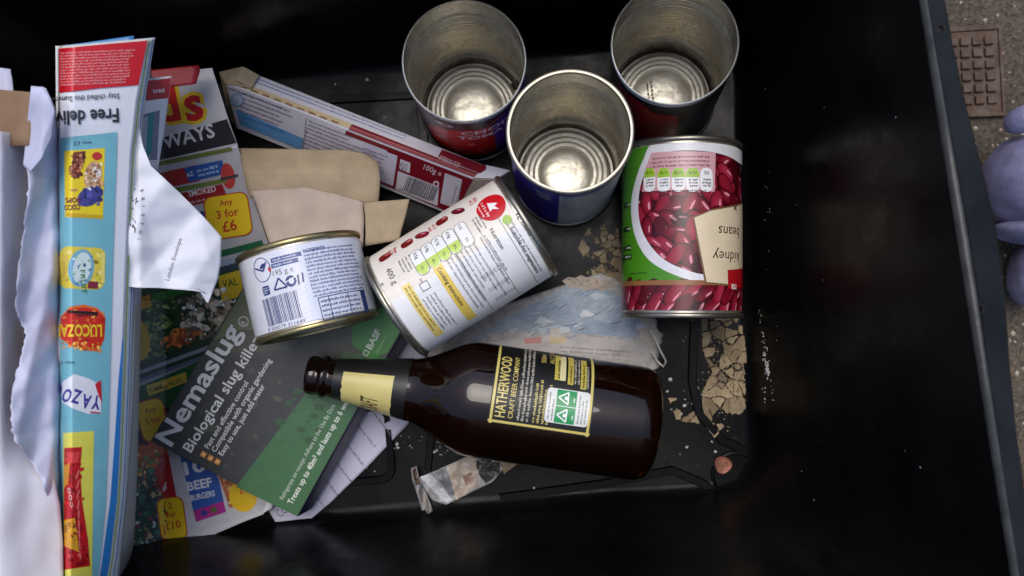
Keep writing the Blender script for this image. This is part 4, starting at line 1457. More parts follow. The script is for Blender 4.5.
pr.text('Nemaslug', 171, 447, 20, lt, 6, rot=ang, w=136, bold=1.1)
pr.text('R', 244, 325, 4.5, lt, 6, rot=ang, bold=.4)
for k in range(14):
    a, b = 2*math.pi*k/14, 2*math.pi*(k+1)/14
    pr.line([(243.5+4.8*math.cos(a), 321.5+4.8*math.sin(a)), (243.5+4.8*math.cos(b), 321.5+4.8*math.sin(b))], 0.9, lt, 6)
pr.text('Biological slug killer', 191, 453, 11.0, lt, 6, rot=ang-0.6, w=133, bold=.8)
for k, (t_, L) in enumerate((('Fast and effective control', 77), ('Compatible with organic gardening', 108), ('Easy to use, just add water', 82))):
    x, y = 205+k*7.0, 452+k*3.6
    pr.text(t_, x+3.5, y-3.0, 5.6, lt, 6, rot=ang, w=L, bold=.6)
    pr.rect(x-1.5, y+2.5, 5.4, 5.4, C(206, 140, 70), 6, rot=ang); pr.rect(x-1.5, y+2.5, 2.0, 2.0, C(235, 205, 160), 7, rot=ang)
pr.text('Refrigerate on receipt. Adhere to the Use By Date', 283, 500, 4.6, C(186, 200, 186), 6, rot=61, w=108, bold=.2)
pr.text('Treats up to 40m² and lasts up to 6 weeks', 292, 505, 6.0, C(222, 228, 220), 6, rot=61, w=126, bold=.8)
pr.rect(366, 353, 5.5, 5.5, C(216, 228, 210), 6, rot=61); pr.rect(366, 353, 3.6, 3.6, C(44, 136, 40), 7, rot=61)
pr.text('BASF', 371, 350, 6.6, C(224, 232, 220), 6, rot=61, w=21, bold=1.4)
pr.micro(376, 354, 26, 1, 3, 1.6, C(150, 190, 140), 6, rot=61, seed=5)
pr.build('print', M['print_box'], nbx)

# letter under the card box
zl = lambda x, y: 0.0022+0.0006*nz(x*.03, y*.03, 7)+0.00002*max(0, 300-y)
let = sheet('printed_letter', [((318, 372), (420, 330)), ((300, 400), (428, 372)), ((282, 440), (408, 424)), ((268, 472), (368, 466)), ((262, 500), (330, 503)), ((282, 533), (300, 528))], zl, M['paper_lav'],
    label='bluish white printed letter sticking out from under the card box', cat='letter', cross=20)
pr = Print(pm(zl), 6, True)
dk = C(92, 92, 116)
for k, (x, y, L) in enumerate(((316, 496, 16), (326, 480, 22), (336, 462, 26), (347, 444, 30), (358, 425, 34), (370, 408, 38), (384, 394, 36), (396, 384, 26))):
    pr.micro(x, y, L, 1, 3, 2.0, dk, 0, rot=-52, seed=k+80, wl=(3, 8), ragged=.25)
pr.text('CORO', 280, 518, 9, C(90, 90, 112), 0, rot=38, w=22)
pr.build('print', M['print_matt'], let)

# ================================================================== BURGUNDY CARTON
FTL, FTR, FBR, FBL = at(226.5, 83, 0.036), at(474, 178, 0.046), at(452, 216, 0.012), at(236, 128, 0.006)
BTL, BTR = at(240, 67.5, 0.030), at(486, 165.5, 0.040)
ax1 = BTL-FTL; ax2 = BTR-FTR
ct = Thing('carton', 'long white and burgundy food carton lying at the back of the box', 'carton', (FBL+FBR)/2)
hexa('carton_body', [FTL, FTR, BTR, BTL], [FBL, FBR, FBR+ax2, FBL+ax1], mat_plain('carton_white', (0.66, 0.64, 0.68), 0.45, var=0.04), ct, bev=0.0006)
# front face
fmap = on_plane(FTL, FTR, FBL)
fm2 = on_plane(FTR, FBR, FBL)
pr = Print(lambda x, y, l: fmap(x, y, l+0.0003), 400, True)
sl = math.degrees(math.atan2(-(178-83), 474-226.5))
pr.poly([(390, 148), (473, 180), (453, 214), (364, 176)], C(122, 18, 34), 0)
pr.poly([(346, 130.5), (474, 180), (473.5, 183.5), (345, 134.5)], C(122, 18, 34), 0)
pr.poly([(236, 109), (303, 138.5), (302, 150.5), (240, 124.5)], C(104, 160, 208), 0)
pr.ell(237, 100, 6.5, 6.5, C(122, 168, 208), 1, n=20); pr.ell(237, 100, 5.4, 5.4, C(206, 212, 226), 2, n=20); pr.micro(232.5, 99, 9, 2, 2.5, 1.2, C(120, 160, 200), 3, rot=sl, seed=2)
pr.micro(229, 88, 66, 1, 3.6, 1.7, C(96, 88, 120), 1, rot=sl, seed=90, ragged=.1)
pr.micro(244, 98.5, 54, 4, 4.2, 1.5, C(140, 110, 140), 1, rot=sl, seed=91, ragged=.4)
pr.micro(244, 117, 50, 1, 4, 1.5, C(60, 100, 160), 1, rot=sl, seed=92)
pr.line([(306, 118), (303, 150)], 0.7, C(160, 150, 170), 1)
pr.micro(309, 121, 78, 8, 3.7, 1.4, C(140, 112, 130), 1, rot=sl, seed=93, ragged=.45)
pr.poly([(363, 143), (397.5, 156), (393, 186), (362, 174)], C(206, 200, 214), 1)
pr.micro(364, 148, 30, 7, 4.0, 1.4, C(110, 96, 120), 2, rot=sl, seed=94, ragged=.3)
pr.poly([(400.5, 159), (410.5, 163), (409.5, 173), (399, 169)], C(214, 206, 212), 1)
pr.micro(401, 163, 8, 3, 2.6, 1.7, C(40, 30, 40), 2, rot=sl, seed=95, wl=(1, 3), ragged=.1)
pr.poly([(398, 171), (439, 187), (437.5, 206), (395.5, 189)], C(212, 206, 212), 1)
pr.barcode(402.5, 189.5, 32, 14.5, C(44, 36, 46), 2, rot=sl, seed=14)
pr.micro(399, 188.5, 34, 1, 3, 1.4, C(60, 50, 60), 2, rot=sl, seed=9, ragged=.05)
pr.text('100g e', 423, 169.0, 5.6, C(222, 200, 204), 1, rot=sl-1, w=19)
pr.ell(436, 184, 3.2, 3.2, C(222, 205, 208), 1, n=14); pr.ell(436, 184, 1.7, 1.7, C(122, 18, 34), 2, n=10)
pr.poly([(445, 173), (462, 179.5), (457, 209), (440, 203)], C(206, 200, 208), 1)
pr.micro(452, 203, 24, 2, 4, 1.4, C(120, 112, 122), 2, rot=74, seed=6, ragged=.3)
pr.build('print', M['print'], ct)
# narrow upper face
tmap = on_plane(FTL, FTR, BTL)
pr = Print(lambda x, y, l: tmap(x, y, l+0.0003), 400, True)
pr.poly([(228, 82), (349, 128.5), (352, 124), (232, 78.5)], C(206, 186, 148), 0)
for k in range(9):
    x, y = 240+k*11.5, 84.5+k*4.4
    pr.poly([(x, y), (x+7, y+2.7), (x+6, y+4.6), (x-1, y+1.8)], C(150, 120, 84), 1)
pr.poly([(348.5, 129.5), (474, 177.5), (478, 173.5), (352, 124)], C(122, 18, 34), 0)
pr.line([(351, 127), (475.5, 175)], 0.7, C(190, 130, 130), 1)
pr.line([(350, 128.4), (475, 176.6)], 0.5, C(190, 130, 130), 1)
pr.poly([(438, 156.5), (486, 176), (486, 166), (442, 149.5)], C(126, 20, 36), 2)
pr.micro(440, 156, 26, 2, 3, 1.6, C(214, 180, 184), 3, rot=sl, seed=33)
pr.micro(258, 79, 165, 2, 3.4, 1.2, C(130, 150, 190), 1, rot=sl, seed=96, ragged=.1)
pr.poly([(226, 80.5), (245, 68.5), (259, 75), (250, 88)], C(178, 152, 110), 1)
pr.build('top_print', M['print'], ct)
# crumpled end flap on the left and the open white flap on the right
def wedge(name, pts, mat, root, th=0.0006):
    n = len(pts)
    nn_ = (pts[1]-pts[0]).cross(pts[2]-pts[0]).normalized()
    vs = list(pts)+[p-nn_*th for p in pts]
    fs = [tuple(range(n)), tuple(range(2*n-1, n-1, -1))]+[(i, n+i, n+(i+1) % n, (i+1) % n) for i in range(n)]
    return mesh_obj(name, vs, fs, mat, root)
wedge('end_flap', [at(219, 72, 0.030), at(226.5, 83.5, 0.0365), at(251, 88, 0.0385), at(259, 75, 0.0345), at(243, 66.5, 0.036)], M['kraft'], ct)
wedge('end_flap', [at(243, 66.5, 0.037), at(236, 80, 0.040), at(251, 88, 0.0388), at(259, 75, 0.0352)], M['kraft'], ct)
wedge('end_flap', [at(220, 72, 0.030), at(226.5, 83.5, 0.0364), at(238, 127, 0.008), at(231, 120, 0.004)], M['kraft'], ct)
wedge('open_flap', [at(474, 178, 0.046), at(486, 165.5, 0.0405), at(510, 171, 0.043), at(497, 179, 0.047)], M['paper'], ct)
wedge('open_flap', [at(474, 178.5, 0.0465), at(497, 179.5, 0.047), at(484, 198, 0.028), at(460, 203, 0.022)], M['kraft_pale'], ct)

# ================================================================== OPENED BROWN CARD
oc = Thing('opened_card_carton', 'opened plain brown card carton lying between the flyer and burgundy carton', 'card', at(320, 205, 0.03))
z1 = lambda x, y: 0.050-(0.00042*(171-y) if y < 171 else 0.00012*(y-171))-0.00005*(x-240)+0.0006*nz(x*.03, y*.05, 3)
sheet('flap', [((238, 148), (347, 150)), ((240, 156), (366, 154)), ((241, 163), (378, 162)), ((243, 172), (380, 178)), ((246, 186), (379, 196)), ((250, 198), (378, 203))], z1, M['kraft'], 0.0006, root=oc)
z2 = lambda x, y: 0.052+0.00007*(y-190)-0.00004*(x-250)-0.004*max(0, (200-y)/14)**2*0.3
sheet('panel', [((250, 191), (303, 186.5)), ((253, 196), (339, 195)), ((256, 204), (363, 202)), ((262, 222), (364, 222)), ((270, 246), (363, 247))], z2, M['kraft_pale'], 0.0006, root=oc)
z3 = lambda x, y: 0.0525-0.0040*((x-363)/46)+0.00005*(y-200)
sheet('flap', [((363.5, 202.5), (409.5, 199)), ((365, 216), (406, 214)), ((365.5, 232), (402, 228)), ((365, 246), (399, 240))], z3, M['kraft'], 0.0006, root=oc, cross=14)

# ================================================================== OFFERS FLYER
def zfl(x, y):
    z = 0.010
    z += 0.052*max(0, min(1, (300-y)/220))
    z += 0.00035*max(0, 165-x)
    z += 0.0009*nz(x*0.02, y*0.02, 6)+fold(x, y, 62, 88, 0.3, 0.0022)+fold(x, y, 140, 70, 0.1, 0.0012)
    return z
fl = sheet('offers_flyer', [((118, 78), (212, 68)), ((118, 120), (226, 112)), ((118, 170), (243, 165)), ((118, 230), (263, 228)), ((118, 300), (285, 296)), ((118, 380), (290, 372)), ((120, 460), (285, 450)), ((126, 545), (272, 508)), ((150, 562), (262, 514))], zfl, M['paper'],
    label='colourful supermarket offers flyer lying under the slug killer box', cat='flyer', cross=36, along=6)
pr = Print(pm(zfl), 6, True)
r14 = 12
pr.poly([(120, 79), (212, 69), (226, 113), (238, 146), (120, 168)], C(196, 196, 200), 0)
pr.poly([(120, 170), (238, 147), (263, 229), (272, 262), (286, 297), (288, 380), (283, 450), (120, 470)], C(178, 178, 184), 0)
# lettering at the top
for t_, x, y in (('d', 170, 121), ('s', 196, 119)):
    for b_, c_ in ((5.0, C(228, 190, 40)), (1.5, C(196, 34, 38))):
        pr.text(t_, x, y, 36, c_, 1 if b_ > 3 else 2, rot=r14, align='C', bold=b_)
pr.poly([(120, 150), (227, 119), (236.5, 143), (120, 169)], C(44, 42, 48), 3)
pr.text('WAYS', 164, 149, 14.5, C(212, 212, 214), 4, rot=13.5, w=53, bold=1.0)
pr.text('AL', 134, 156, 14.5, C(212, 212, 214), 4, rot=13.5, w=26, bold=1.0)
# product rows
def bar(p, col, layer=3): pr.poly(p, col, layer)
bar([(150, 163), (231, 147), (233, 151), (150, 168)], C(108, 120, 56))
bar([(146, 176), (196, 165), (200, 181), (146, 192)], C(168, 44, 44))
bar([(184, 168), (222, 160), (226, 174), (189, 182)], C(40, 86, 160), 4)
pr.text('x2', 187, 177, 5, C(230, 230, 235), 5, rot=13); pr.micro(197, 171, 22, 2, 4.5, 2.4, C(180, 205, 235), 5, rot=13, seed=4)
pr.ell(228, 176, 7, 13, C(188, 60, 58), 4, rot=10)
bar([(220, 178), (238, 174), (238, 177), (221, 181)], C(60, 60, 66), 5)
bar([(165, 190), (226, 178), (228, 182), (165, 195)], C(110, 126, 56), 4)
bar([(160, 198), (222, 184), (228, 198), (160, 212)], C(150, 26, 34), 4)
pr.text('SMOKED', 189, 197, 6, C(230, 220, 220), 5, rot=12, w=28, bold=.6); pr.micro(189, 203, 26, 1, 4, 2, C(220, 190, 190), 5, rot=12, seed=3)
bar([(190, 214), (204, 211), (206, 224), (196, 226)], C(44, 60, 120), 4)
def photo(p0, p1, p2, p3, n, cols, r0, r1, layer, seed):
    rq = random.Random(seed)
    for i in range(n):
        a_, b_ = rq.random(), rq.random()
        x = (p0[0]*(1-a_)+p1[0]*a_)*(1-b_)+(p3[0]*(1-a_)+p2[0]*a_)*b_
        y = (p0[1]*(1-a_)+p1[1]*a_)*(1-b_)+(p3[1]*(1-a_)+p2[1]*a_)*b_
        r = rq.uniform(r0, r1); c_ = rq.choice(cols); k_ = rq.uniform(.75, 1.25)
        w_ = rq.uniform(0, 180)
        pr.poly(pr.xf(x, y, w_, [(r*rq.uniform(.7, 1.2)*math.cos(q*.9), r*.7*rq.uniform(.7, 1.2)*math.sin(q*.9)) for q in range(7)]), C(*[min(255, v*k_) for v in c_]), layer+0.004*i)
def badge(x, y, w, h, rot, lines, layer=6):
    pr.rrect(x, y, w+2.4, h+2.4, 8, C(176, 70, 30), layer, rot)
    pr.rrect(x, y, w, h, 7.4, C(232, 196, 30), layer+1, rot)
    for t_, dy, s_ in lines:
        q = pr.xf(x, y, rot, [(0, dy)])[0]
        pr.text(t_, q[0], q[1], s_, C(186, 40, 30), layer+2, rot=rot+2, align='C', bold=.8)
badge(228, 216, 43, 42, 9, (('Any', 11, 6), ('3 for', -1, 8.5), ('£6', -15, 11)))
for y0, c_ in ((246, C(34, 96, 62)), (256, C(150, 170, 190)), (262, C(60, 70, 84)), (268, C(24, 78, 50))):
    bar([(200, y0+10), (262, y0-6), (264, y0), (202, y0+16)], c_, 4)
bar([(218, 276), (240, 270), (244, 296), (222, 301)], C(212, 186, 40), 5)
pr.text('VAL', 223, 288, 8, C(40, 90, 40), 6, rot=12, w=16, bold=.6)
# vegetable pictures
bar([(128, 292), (236, 268), (246, 298), (236, 352), (134, 372)], C(44, 66, 36), 3)
rd = random.Random(12)
def dots(x0, x1, y0, y1, n, cols, r0, r1, layer):
    for i in range(n):
        x, y = rd.uniform(x0, x1), rd.uniform(y0, y1)
        r = rd.uniform(r0, r1)
        pts = [(x+r*rd.uniform(.7, 1.2)*math.cos(a*.785), y+r*rd.uniform(.6, 1.1)*math.sin(a*.785)) for a in range(8)]
        pr.poly(pts, C(*rd.choice(cols)), layer)
photo((130, 302), (176, 292), (174, 350), (136, 360), 150, [(70, 120, 56), (46, 88, 40), (110, 140, 66), (30, 56, 28), (150, 160, 90)], 1.5, 4.5, 4, 1)
photo((160, 338), (186, 326), (206, 334), (166, 356), 60, [(200, 104, 50), (220, 130, 60), (160, 80, 40)], 2, 4, 5, 7)
photo((178, 300), (230, 286), (226, 334), (186, 342), 140, [(206, 196, 176), (182, 170, 150), (222, 216, 204), (150, 134, 112), (120, 104, 84)], 1.5, 4.5, 5, 2)
bar([(126, 304), (150, 294), (152, 306), (128, 316)], C(210, 150, 40), 5); bar([(152, 294), (186, 284), (188, 292), (154, 303)], C(60, 120, 50), 5)
pr.ell(136, 340, 14, 22, C(206, 166, 34), 6, rot=6)
for k, c_ in enumerate((C(40, 62, 50), C(150, 160, 172), C(44, 60, 54), C(96, 110, 130))):
    bar([(130, 370+k*4), (212, 340+k*4), (212, 344+k*4), (130, 374+k*4)], c_, 5)
bar([(132, 390), (210, 356), (206, 384), (186, 402), (136, 416)], C(30, 92, 50), 6)
bar([(146, 386), (186, 372), (187, 382), (149, 396)], C(212, 186, 70), 7)
pr.text('SUMMER FRUITS', 150, 393, 4.6, C(60, 50, 30), 8, rot=18, w=35, bold=.5)
bar([(120, 415), (200, 395), (200, 440), (124, 450)], C(40, 30, 34), 4)
photo((124, 414), (200, 398), (200, 438), (126, 448), 150, [(150, 40, 44), (80, 28, 40), (180, 80, 50), (60, 60, 100), (120, 120, 80), (200, 180, 150)], 1.5, 4, 5, 3)
badge(153, 420, 27, 40, 14, (('Any', 8, 5.5), ('3 for', -3, 6)), 7)
bar([(122, 452), (165, 436), (168, 450), (126, 500)], C(190, 98, 34), 5)
photo((124, 454), (162, 438), (160, 470), (128, 490), 60, [(220, 130, 50), (170, 84, 36), (90, 130, 70), (230, 180, 90)], 1.5, 4, 6, 4)
# bottom panel with burgers
bar([(120, 470), (284, 430), (280, 470), (262, 513), (172, 545), (128, 548)], C(198, 198, 204), 5)
bar([(124, 482), (152, 458), (178, 538), (168, 546), (130, 548)], C(28, 62, 52), 6)
photo((126, 486), (156, 466), (172, 540), (132, 546), 120, [(40, 96, 80), (60, 80, 90), (100, 56, 60), (60, 120, 84), (150, 130, 100), (190, 190, 180)], 1.5, 4, 7, 5)
bar([(150, 458), (168, 452), (182, 526), (170, 536), (158, 500)], C(170, 30, 36), 6)
badge(172, 519, 25, 42, 8, (('2', 11, 6), ('for', 2, 6), ('£10', -10, 8)), 9)
bar([(180, 456), (212, 448), (226, 512), (196, 522)], C(54, 92, 172), 7)
bar([(193.5, 511), (223.5, 501), (226, 512), (196, 522)], C(176, 50, 140), 8)
pr.text('10', 185, 475, 13, C(226, 228, 238), 9, rot=12, w=22, bold=1.6)
pr.text('BEEF', 188, 491, 9, C(226, 228, 238), 9, rot=12, w=25, bold=1.4)
pr.text('BURGERS', 191, 501, 6, C(226, 228, 238), 9, rot=12, w=25, bold=1)
pr.ell(204, 513, 3.5, 2.8, C(60, 60, 150), 9, n=12); pr.ell(214, 510, 3, 3, C(90, 110, 60), 9, n=12)
bar([(216, 470), (240, 478), (252, 500), (230, 508)], C(176, 100, 60), 7)
photo((218, 474), (240, 480), (250, 498), (230, 506), 50, [(200, 140, 90), (160, 80, 56), (220, 180, 130)], 1.5, 3.5, 8, 6)
pr.ell(243, 496, 14, 16, C(228, 188, 34), 9, rot=10)
pr.text('£', 240, 494, 7, C(190, 40, 30), 10, rot=8)
bar([(127, 548), (172, 541), (262, 511), (264, 514), (172, 548), (150, 561), (128, 552)], C(206, 206, 212), 10)
pr.build('print', M['print'], fl)

# red and white leaflet behind the catalogue
zr1 = lambda x, y: 0.118-0.00030*(x-140)-0.00010*(y-70)
rl = sheet('red_leaflet', [((128, 80), (171.5, 76)), ((128, 110), (168, 103)), ((128, 140), (164, 132)), ((128, 172), (158, 170))], zr1, M['paper'],
    label='white leaflet with red top band tucked behind the catalogue', cat='leaflet', cross=10)
pr = Print(pm(zr1), 6, True)
pr.poly([(129, 83), (171, 78), (168.5, 98), (129, 103)], C(176, 22, 30), 0)
pr.text('total', 164.5, 92, 4.6, C(236, 225, 225), 1, rot=5, align='R', bold=.8)
pr.poly([(131, 118), (160, 110), (157, 160), (131, 160)], C(120, 124, 146), 0)
pr.poly([(133, 122), (148, 116), (150, 160), (133, 160)], C(168, 172, 190), 1)
pr.poly([(148, 114), (154, 112), (152, 150), (146, 162), (147, 136)], C(40, 140, 140), 2)
pr.poly([(131, 130), (140, 128), (142, 160), (131, 160)], C(44, 60, 100), 2)
pr.build('print', M['print'], rl)
zr2 = lambda x, y: 0.098-0.00025*(x-140)
rl2 = sheet('red_sheet', [((130, 72), (199, 65)), ((130, 80), (200, 71)), ((130, 92), (196, 84))], zr2, mat_plain('red_print', (0.30, 0.016, 0.022), 0.4), label='red sheet edge showing behind the leaflet and the flyer', cat='sheet', cross=10)

# ================================================================== FOLDED CATALOGUE
def cat_l(y): return 57.5+0.009*(y-40)
def cat_r(y):
    pts = [(36, 149), (44, 148), (84, 139), (140, 132), (240, 127), (330, 124), (420, 121), (500, 117), (560, 110), (600, 103)]
    for (y0, x0), (y1, x1) in zip(pts, pts[1:]):
        if y <= y1: return x0+(x1-x0)*(y-y0)/(y1-y0)
    return pts[-1][1]
def zcat(x, y, off=0.0):
    f = (x-cat_l(y))/(cat_r(y)-cat_l(y))
    z = 0.188-0.022*f-0.006*f*f
    if f < 0.20: z -= 0.014*((0.20-f)/0.20)**2
    z -= 0.00002*max(0, y-430)
    return z-off
ys = [46, 70, 100, 150, 200, 260, 320, 380, 440, 500, 560, 600]
catl = Thing('folded_catalogue', 'thick folded food catalogue standing along the left side of the box', 'catalogue', at(100, 300, 0.10))
def page(name, off, dx, dy, mat, lx=0):
    return sheet(name, [((cat_l(y)+lx, y+dy+(6-(lx))*0.0), (cat_r(y)+dx(y), y+dy+(-0.09 if y < 60 else 0)*90*(1 if y < 50 else 0.3))) for y in ys], lambda x, y: zcat(min(x, cat_r(y)), y, off), mat, 0.0004, root=catl, cross=26, along=4)
cover = page('cover', 0.0, lambda y: 0, 2, M['paper'])
blue_m = mat_plain('blue_page', (0.05, 0.22, 0.52), 0.4)
for k in range(7):
    off = 0.0016+0.0013*k
    page('page', off, lambda y, k=k: 1.2+k*1.0, 2-(0.4*k), M['paper_edge'] if k not in (1, 5) else (mat_plain('lime_page', (0.33, 0.48, 0.03), 0.4) if k == 1 else blue_m), lx=1+k*0.4)
sheet('page', [((61, 46), (134, 35.5)), ((61, 50), (133, 42)), ((61, 58), (132, 52))], lambda x, y: 0.160-0.00005*(x-60), blue_m, root=catl, cross=8)
sheet('page', [((128, 300), (137, 296)), ((126, 360), (136, 352)), ((122, 430), (133, 424)), ((119, 500), (128, 490)), ((112, 560), (122, 552)), ((106, 600), (117, 594))], lambda x, y: 0.140-0.0012*(x-112), M['paper'], root=catl, cross=4, along=5)
# the two halves of the folded catalogue run down to the box floor
for fx, top, nm in ((-0.318, lambda y: at(cat_l(y)+2, y, 0.170), 'back_half'), (-0.302, lambda y: at(cat_r(y)-6, y, 0.150), 'front_half')):
    vs, fs = [], []
    n_ = 10
    for y in ys:
        a_ = top(y); b_ = Vector((fx, a_.y, 0.010))
        for k in range(n_+1):
            f_ = k/n_
            vs.append(a_.lerp(b_, f_)+Vector((0.006*math.sin(f_*math.pi), 0, 0)))
    for q_ in range(len(ys)-1):
        for k in range(n_):
            a_ = q_*(n_+1)+k
            fs.append((a_, a_+1, a_+n_+2, a_+n_+1))
    solidify(mesh_obj(nm, vs, fs, M['paper_edge'], catl, smooth=0), 0.004, 0.0)
pr = Print(lambda x, y, l: at(x, y, zcat(x, y)+l+0.0004), 2.0, True, step=0.00012)
def clipx(y, f): return cat_l(y)+(cat_r(y)-cat_l(y))*f
W_ = C(232, 232, 236)
pr.poly([(58.8, 48.5), (100, 44.6), (147.5, 40.5), (138.5, 85), (100, 88), (59, 93)], C(206, 20, 34), 0)
for k in range(12):
    y = 53+k*2.9
    pr.micro(60.5, y, 75-k*0.6, 1, 3, 1.5, C(236, 160, 160), 1, rot=2.5, seed=100+k, ragged=.06)
pr.text('Stay chilled this Summer', 119.5, 93.5, 5.6, C(66, 66, 72), 1, rot=183, w=72, bold=.4)
pr.text('Free delivery', 118.5, 108.5, 14, C(50, 50, 56), 1, rot=183, w=85, bold=1.2)
teal = C(122, 186, 200)
tp = [(60, 138), (117, 132)] + [(clipx(y, 0.80), y) for y in (160, 200, 260, 320, 380, 440, 500, 560, 598)] + [(61, 598), (60, 400), (59.5, 250)]
pr.poly(tp, teal, 0)
for k, y in enumerate((144, 364)):
    pr.text('was £3', 92 if k == 0 else 75, y-3, 4, C(60, 84, 100), 1, rot=183, w=18, bold=.3)
# cereal packet (plain, no figure)
pr.poly([(64, 151), (105, 148), (103, 219), (65, 217)], C(240, 212, 30), 1)
pr.poly([(74, 152), (86, 151), (78, 178), (70, 174)], C(130, 62, 40), 2)
dots_save = rd; rd = random.Random(31)
photo((70, 153), (87, 152), (80, 180), (69, 176), 60, [(120, 52, 36), (160, 88, 54), (96, 40, 30), (190, 120, 80)], 1, 2.6, 3, 8)
pr.ell(93, 176, 9, 15, C(216, 166, 120), 2, rot=-10); pr.ell(90, 196, 14, 9, C(70, 70, 140), 3, rot=30); pr.ell(97, 156, 5, 4, C(196, 50, 40), 3)
pr.ell(97, 172, 4, 6, C(238, 232, 224), 3, rot=20)
pr.text('COCO', 80, 204, 5.6, C(120, 40, 60), 4, rot=184, w=16, bold=1.4); pr.text('POPS', 80, 197, 5.2, C(120, 40, 60), 4, rot=184, w=15, bold=1.2)
pr.micro(70, 190, 10, 1, 3, 1.6, C(190, 80, 130), 4, seed=6)
photo((86, 166), (102, 162), (102, 186), (86, 190), 40, [(200, 150, 104), (226, 182, 140), (160, 108, 74), (240, 226, 210)], 1, 3, 3, 21)
photo((78, 190), (102, 186), (100, 206), (80, 204), 30, [(64, 62, 136), (90, 88, 166), (46, 44, 104)], 1.2, 3.4, 3.4, 22)
pr.poly([(66, 213), (102, 215), (102, 218), (66, 216)], C(214, 170, 24), 3)
# juice bottle
pr.rrect(82, 268, 46, 42, 8, C(226, 206, 70), 1, rot=-3); pr.rect(63, 268, 8, 24, C(224, 200, 80), 2)
pr.ell(81, 268, 13, 19, C(120, 176, 200), 2, rot=-10); pr.ell(82, 268, 9, 16, C(214, 230, 226), 3, rot=-10)
pr.text('FRUIT', 81, 282, 5, C(80, 130, 60), 4, rot=-86, w=24, align='C', bold=.8)
pr.rect(93, 285, 10, 7, C(130, 40, 60), 3, rot=-4); pr.rect(103, 268, 4, 30, C(236, 220, 120), 2)
photo((62, 252), (102, 250), (102, 286), (62, 288), 46, [(236, 220, 110), (214, 190, 50), (244, 234, 170), (190, 160, 40)], 1, 3.2, 1.4, 23)
photo((72, 254), (92, 252), (90, 284), (74, 284), 24, [(110, 170, 200), (220, 234, 230), (150, 190, 120), (60, 110, 160)], 0.8, 2.4, 3.1, 24)
pr.line([(60, 262), (64, 262), (64, 276), (60, 276)], 1.0, C(190, 160, 60), 3)
# red energy drink splash
sp = [(61, 318), (70, 309), (84, 307), (97, 310), (105, 318), (104, 338), (98, 349), (84, 348), (70, 344), (61, 338)]
pr.poly([(82+(p[0]-82)*1.02, 328+(p[1]-328)*1.12) for p in sp], C(226, 110, 30), 1); pr.poly(sp, C(206, 40, 24), 2)
pr.text('LUCOZADE', 102, 325, 12, C(244, 200, 40), 4, rot=180, w=54, bold=1.6); pr.micro(76, 315, 22, 1, 3, 2.4, C(60, 20, 20), 3, seed=7, ragged=.1)
pr.poly([(66, 310), (98, 312), (97, 315), (68, 313)], C(40, 16, 16), 3)
photo((62, 308), (104, 312), (102, 348), (62, 344), 46, [(226, 70, 30), (238, 120, 40), (180, 26, 20), (244, 150, 60)], 0.8, 2.6, 2.2, 25)
photo((60, 340), (104, 346), (102, 352), (60, 347), 30, [(236, 130, 40), (244, 180, 90), (220, 90, 30)], 0.8, 2.2, 2.2, 26)
# white milk drink splash
pr.poly([(62, 382), (74, 374), (90, 379), (101, 386), (101, 412), (88, 414), (72, 408), (62, 402)], C(234, 234, 240), 1)
for i, ch in enumerate('YAZOO'):
    pr.text(ch, 97-i*9.2, 396-i*2.8+(2 if i % 2 else 0), 14, C(66, 54, 150), 2, rot=180-8-i*5, w=8.6, align='C', bold=1.4)
pr.poly([(95, 384), (101, 380), (102, 404), (98, 394)], C(200, 40, 50), 2); pr.line([(90, 412), (100, 413)], 1.4, C(200, 40, 50), 2)
# red snack packet on yellow
pr.poly([(63, 433), (94, 431), (92, 576), (64, 576)], C(230, 222, 90), 1)
pr.poly([(64, 448), (82, 447), (80, 470), (82, 500), (88, 540), (90, 566), (64, 570)], C(196, 30, 36), 2)
pr.poly([(66, 452), (80, 452), (78, 462), (67, 464)], C(224, 70, 66), 3); pr.poly([(64, 466), (70, 462), (68, 484), (64, 488)], C(226, 150, 50), 3)
pr.poly([(64, 520), (75, 518), (79, 552), (64, 546)], C(232, 166, 40), 3); pr.poly([(64, 524), (72, 522), (70, 530), (64, 532)], C(120, 50, 24), 4)
pr.text('Crisps' if False else 'ooo', 67, 488, 5, C(240, 200, 190), 3, rot=-80, w=20)
for k in range(9):
    pr.line([(79, 470+k*10), (76+k*0.6, 479+k*10)], 1.4, C(232, 120, 112), 3); pr.line([(70, 466+k*11), (73, 474+k*11)], 1.2, C(150, 18, 26), 3)
photo((66, 450), (80, 450), (88, 564), (66, 566), 90, [(206, 40, 44), (170, 22, 28), (228, 84, 80), (150, 16, 24)], 1, 3.4, 2.3, 27)
pr.poly([(64, 520), (75, 518), (79, 552), (64, 546)], C(232, 166, 40), 4)
photo((65, 522), (74, 520), (77, 548), (65, 544), 26, [(240, 190, 70), (210, 130, 40), (130, 60, 30)], 1, 2.4, 4.2, 28)
# blue margin down the lower right edge
bmg = [(clipx(y, 0.995), y) for y in (338, 380, 440, 500, 560, 598)]
bin_ = [(clipx(y, f), y) for y, f in ((598, 0.84), (560, 0.84), (500, 0.88), (440, 0.91), (380, 0.94), (338, 0.98))]
pr.poly(bmg+bin_, C(46, 124, 196), 1)
pr.build('print', M['print'], catl, cover.o)

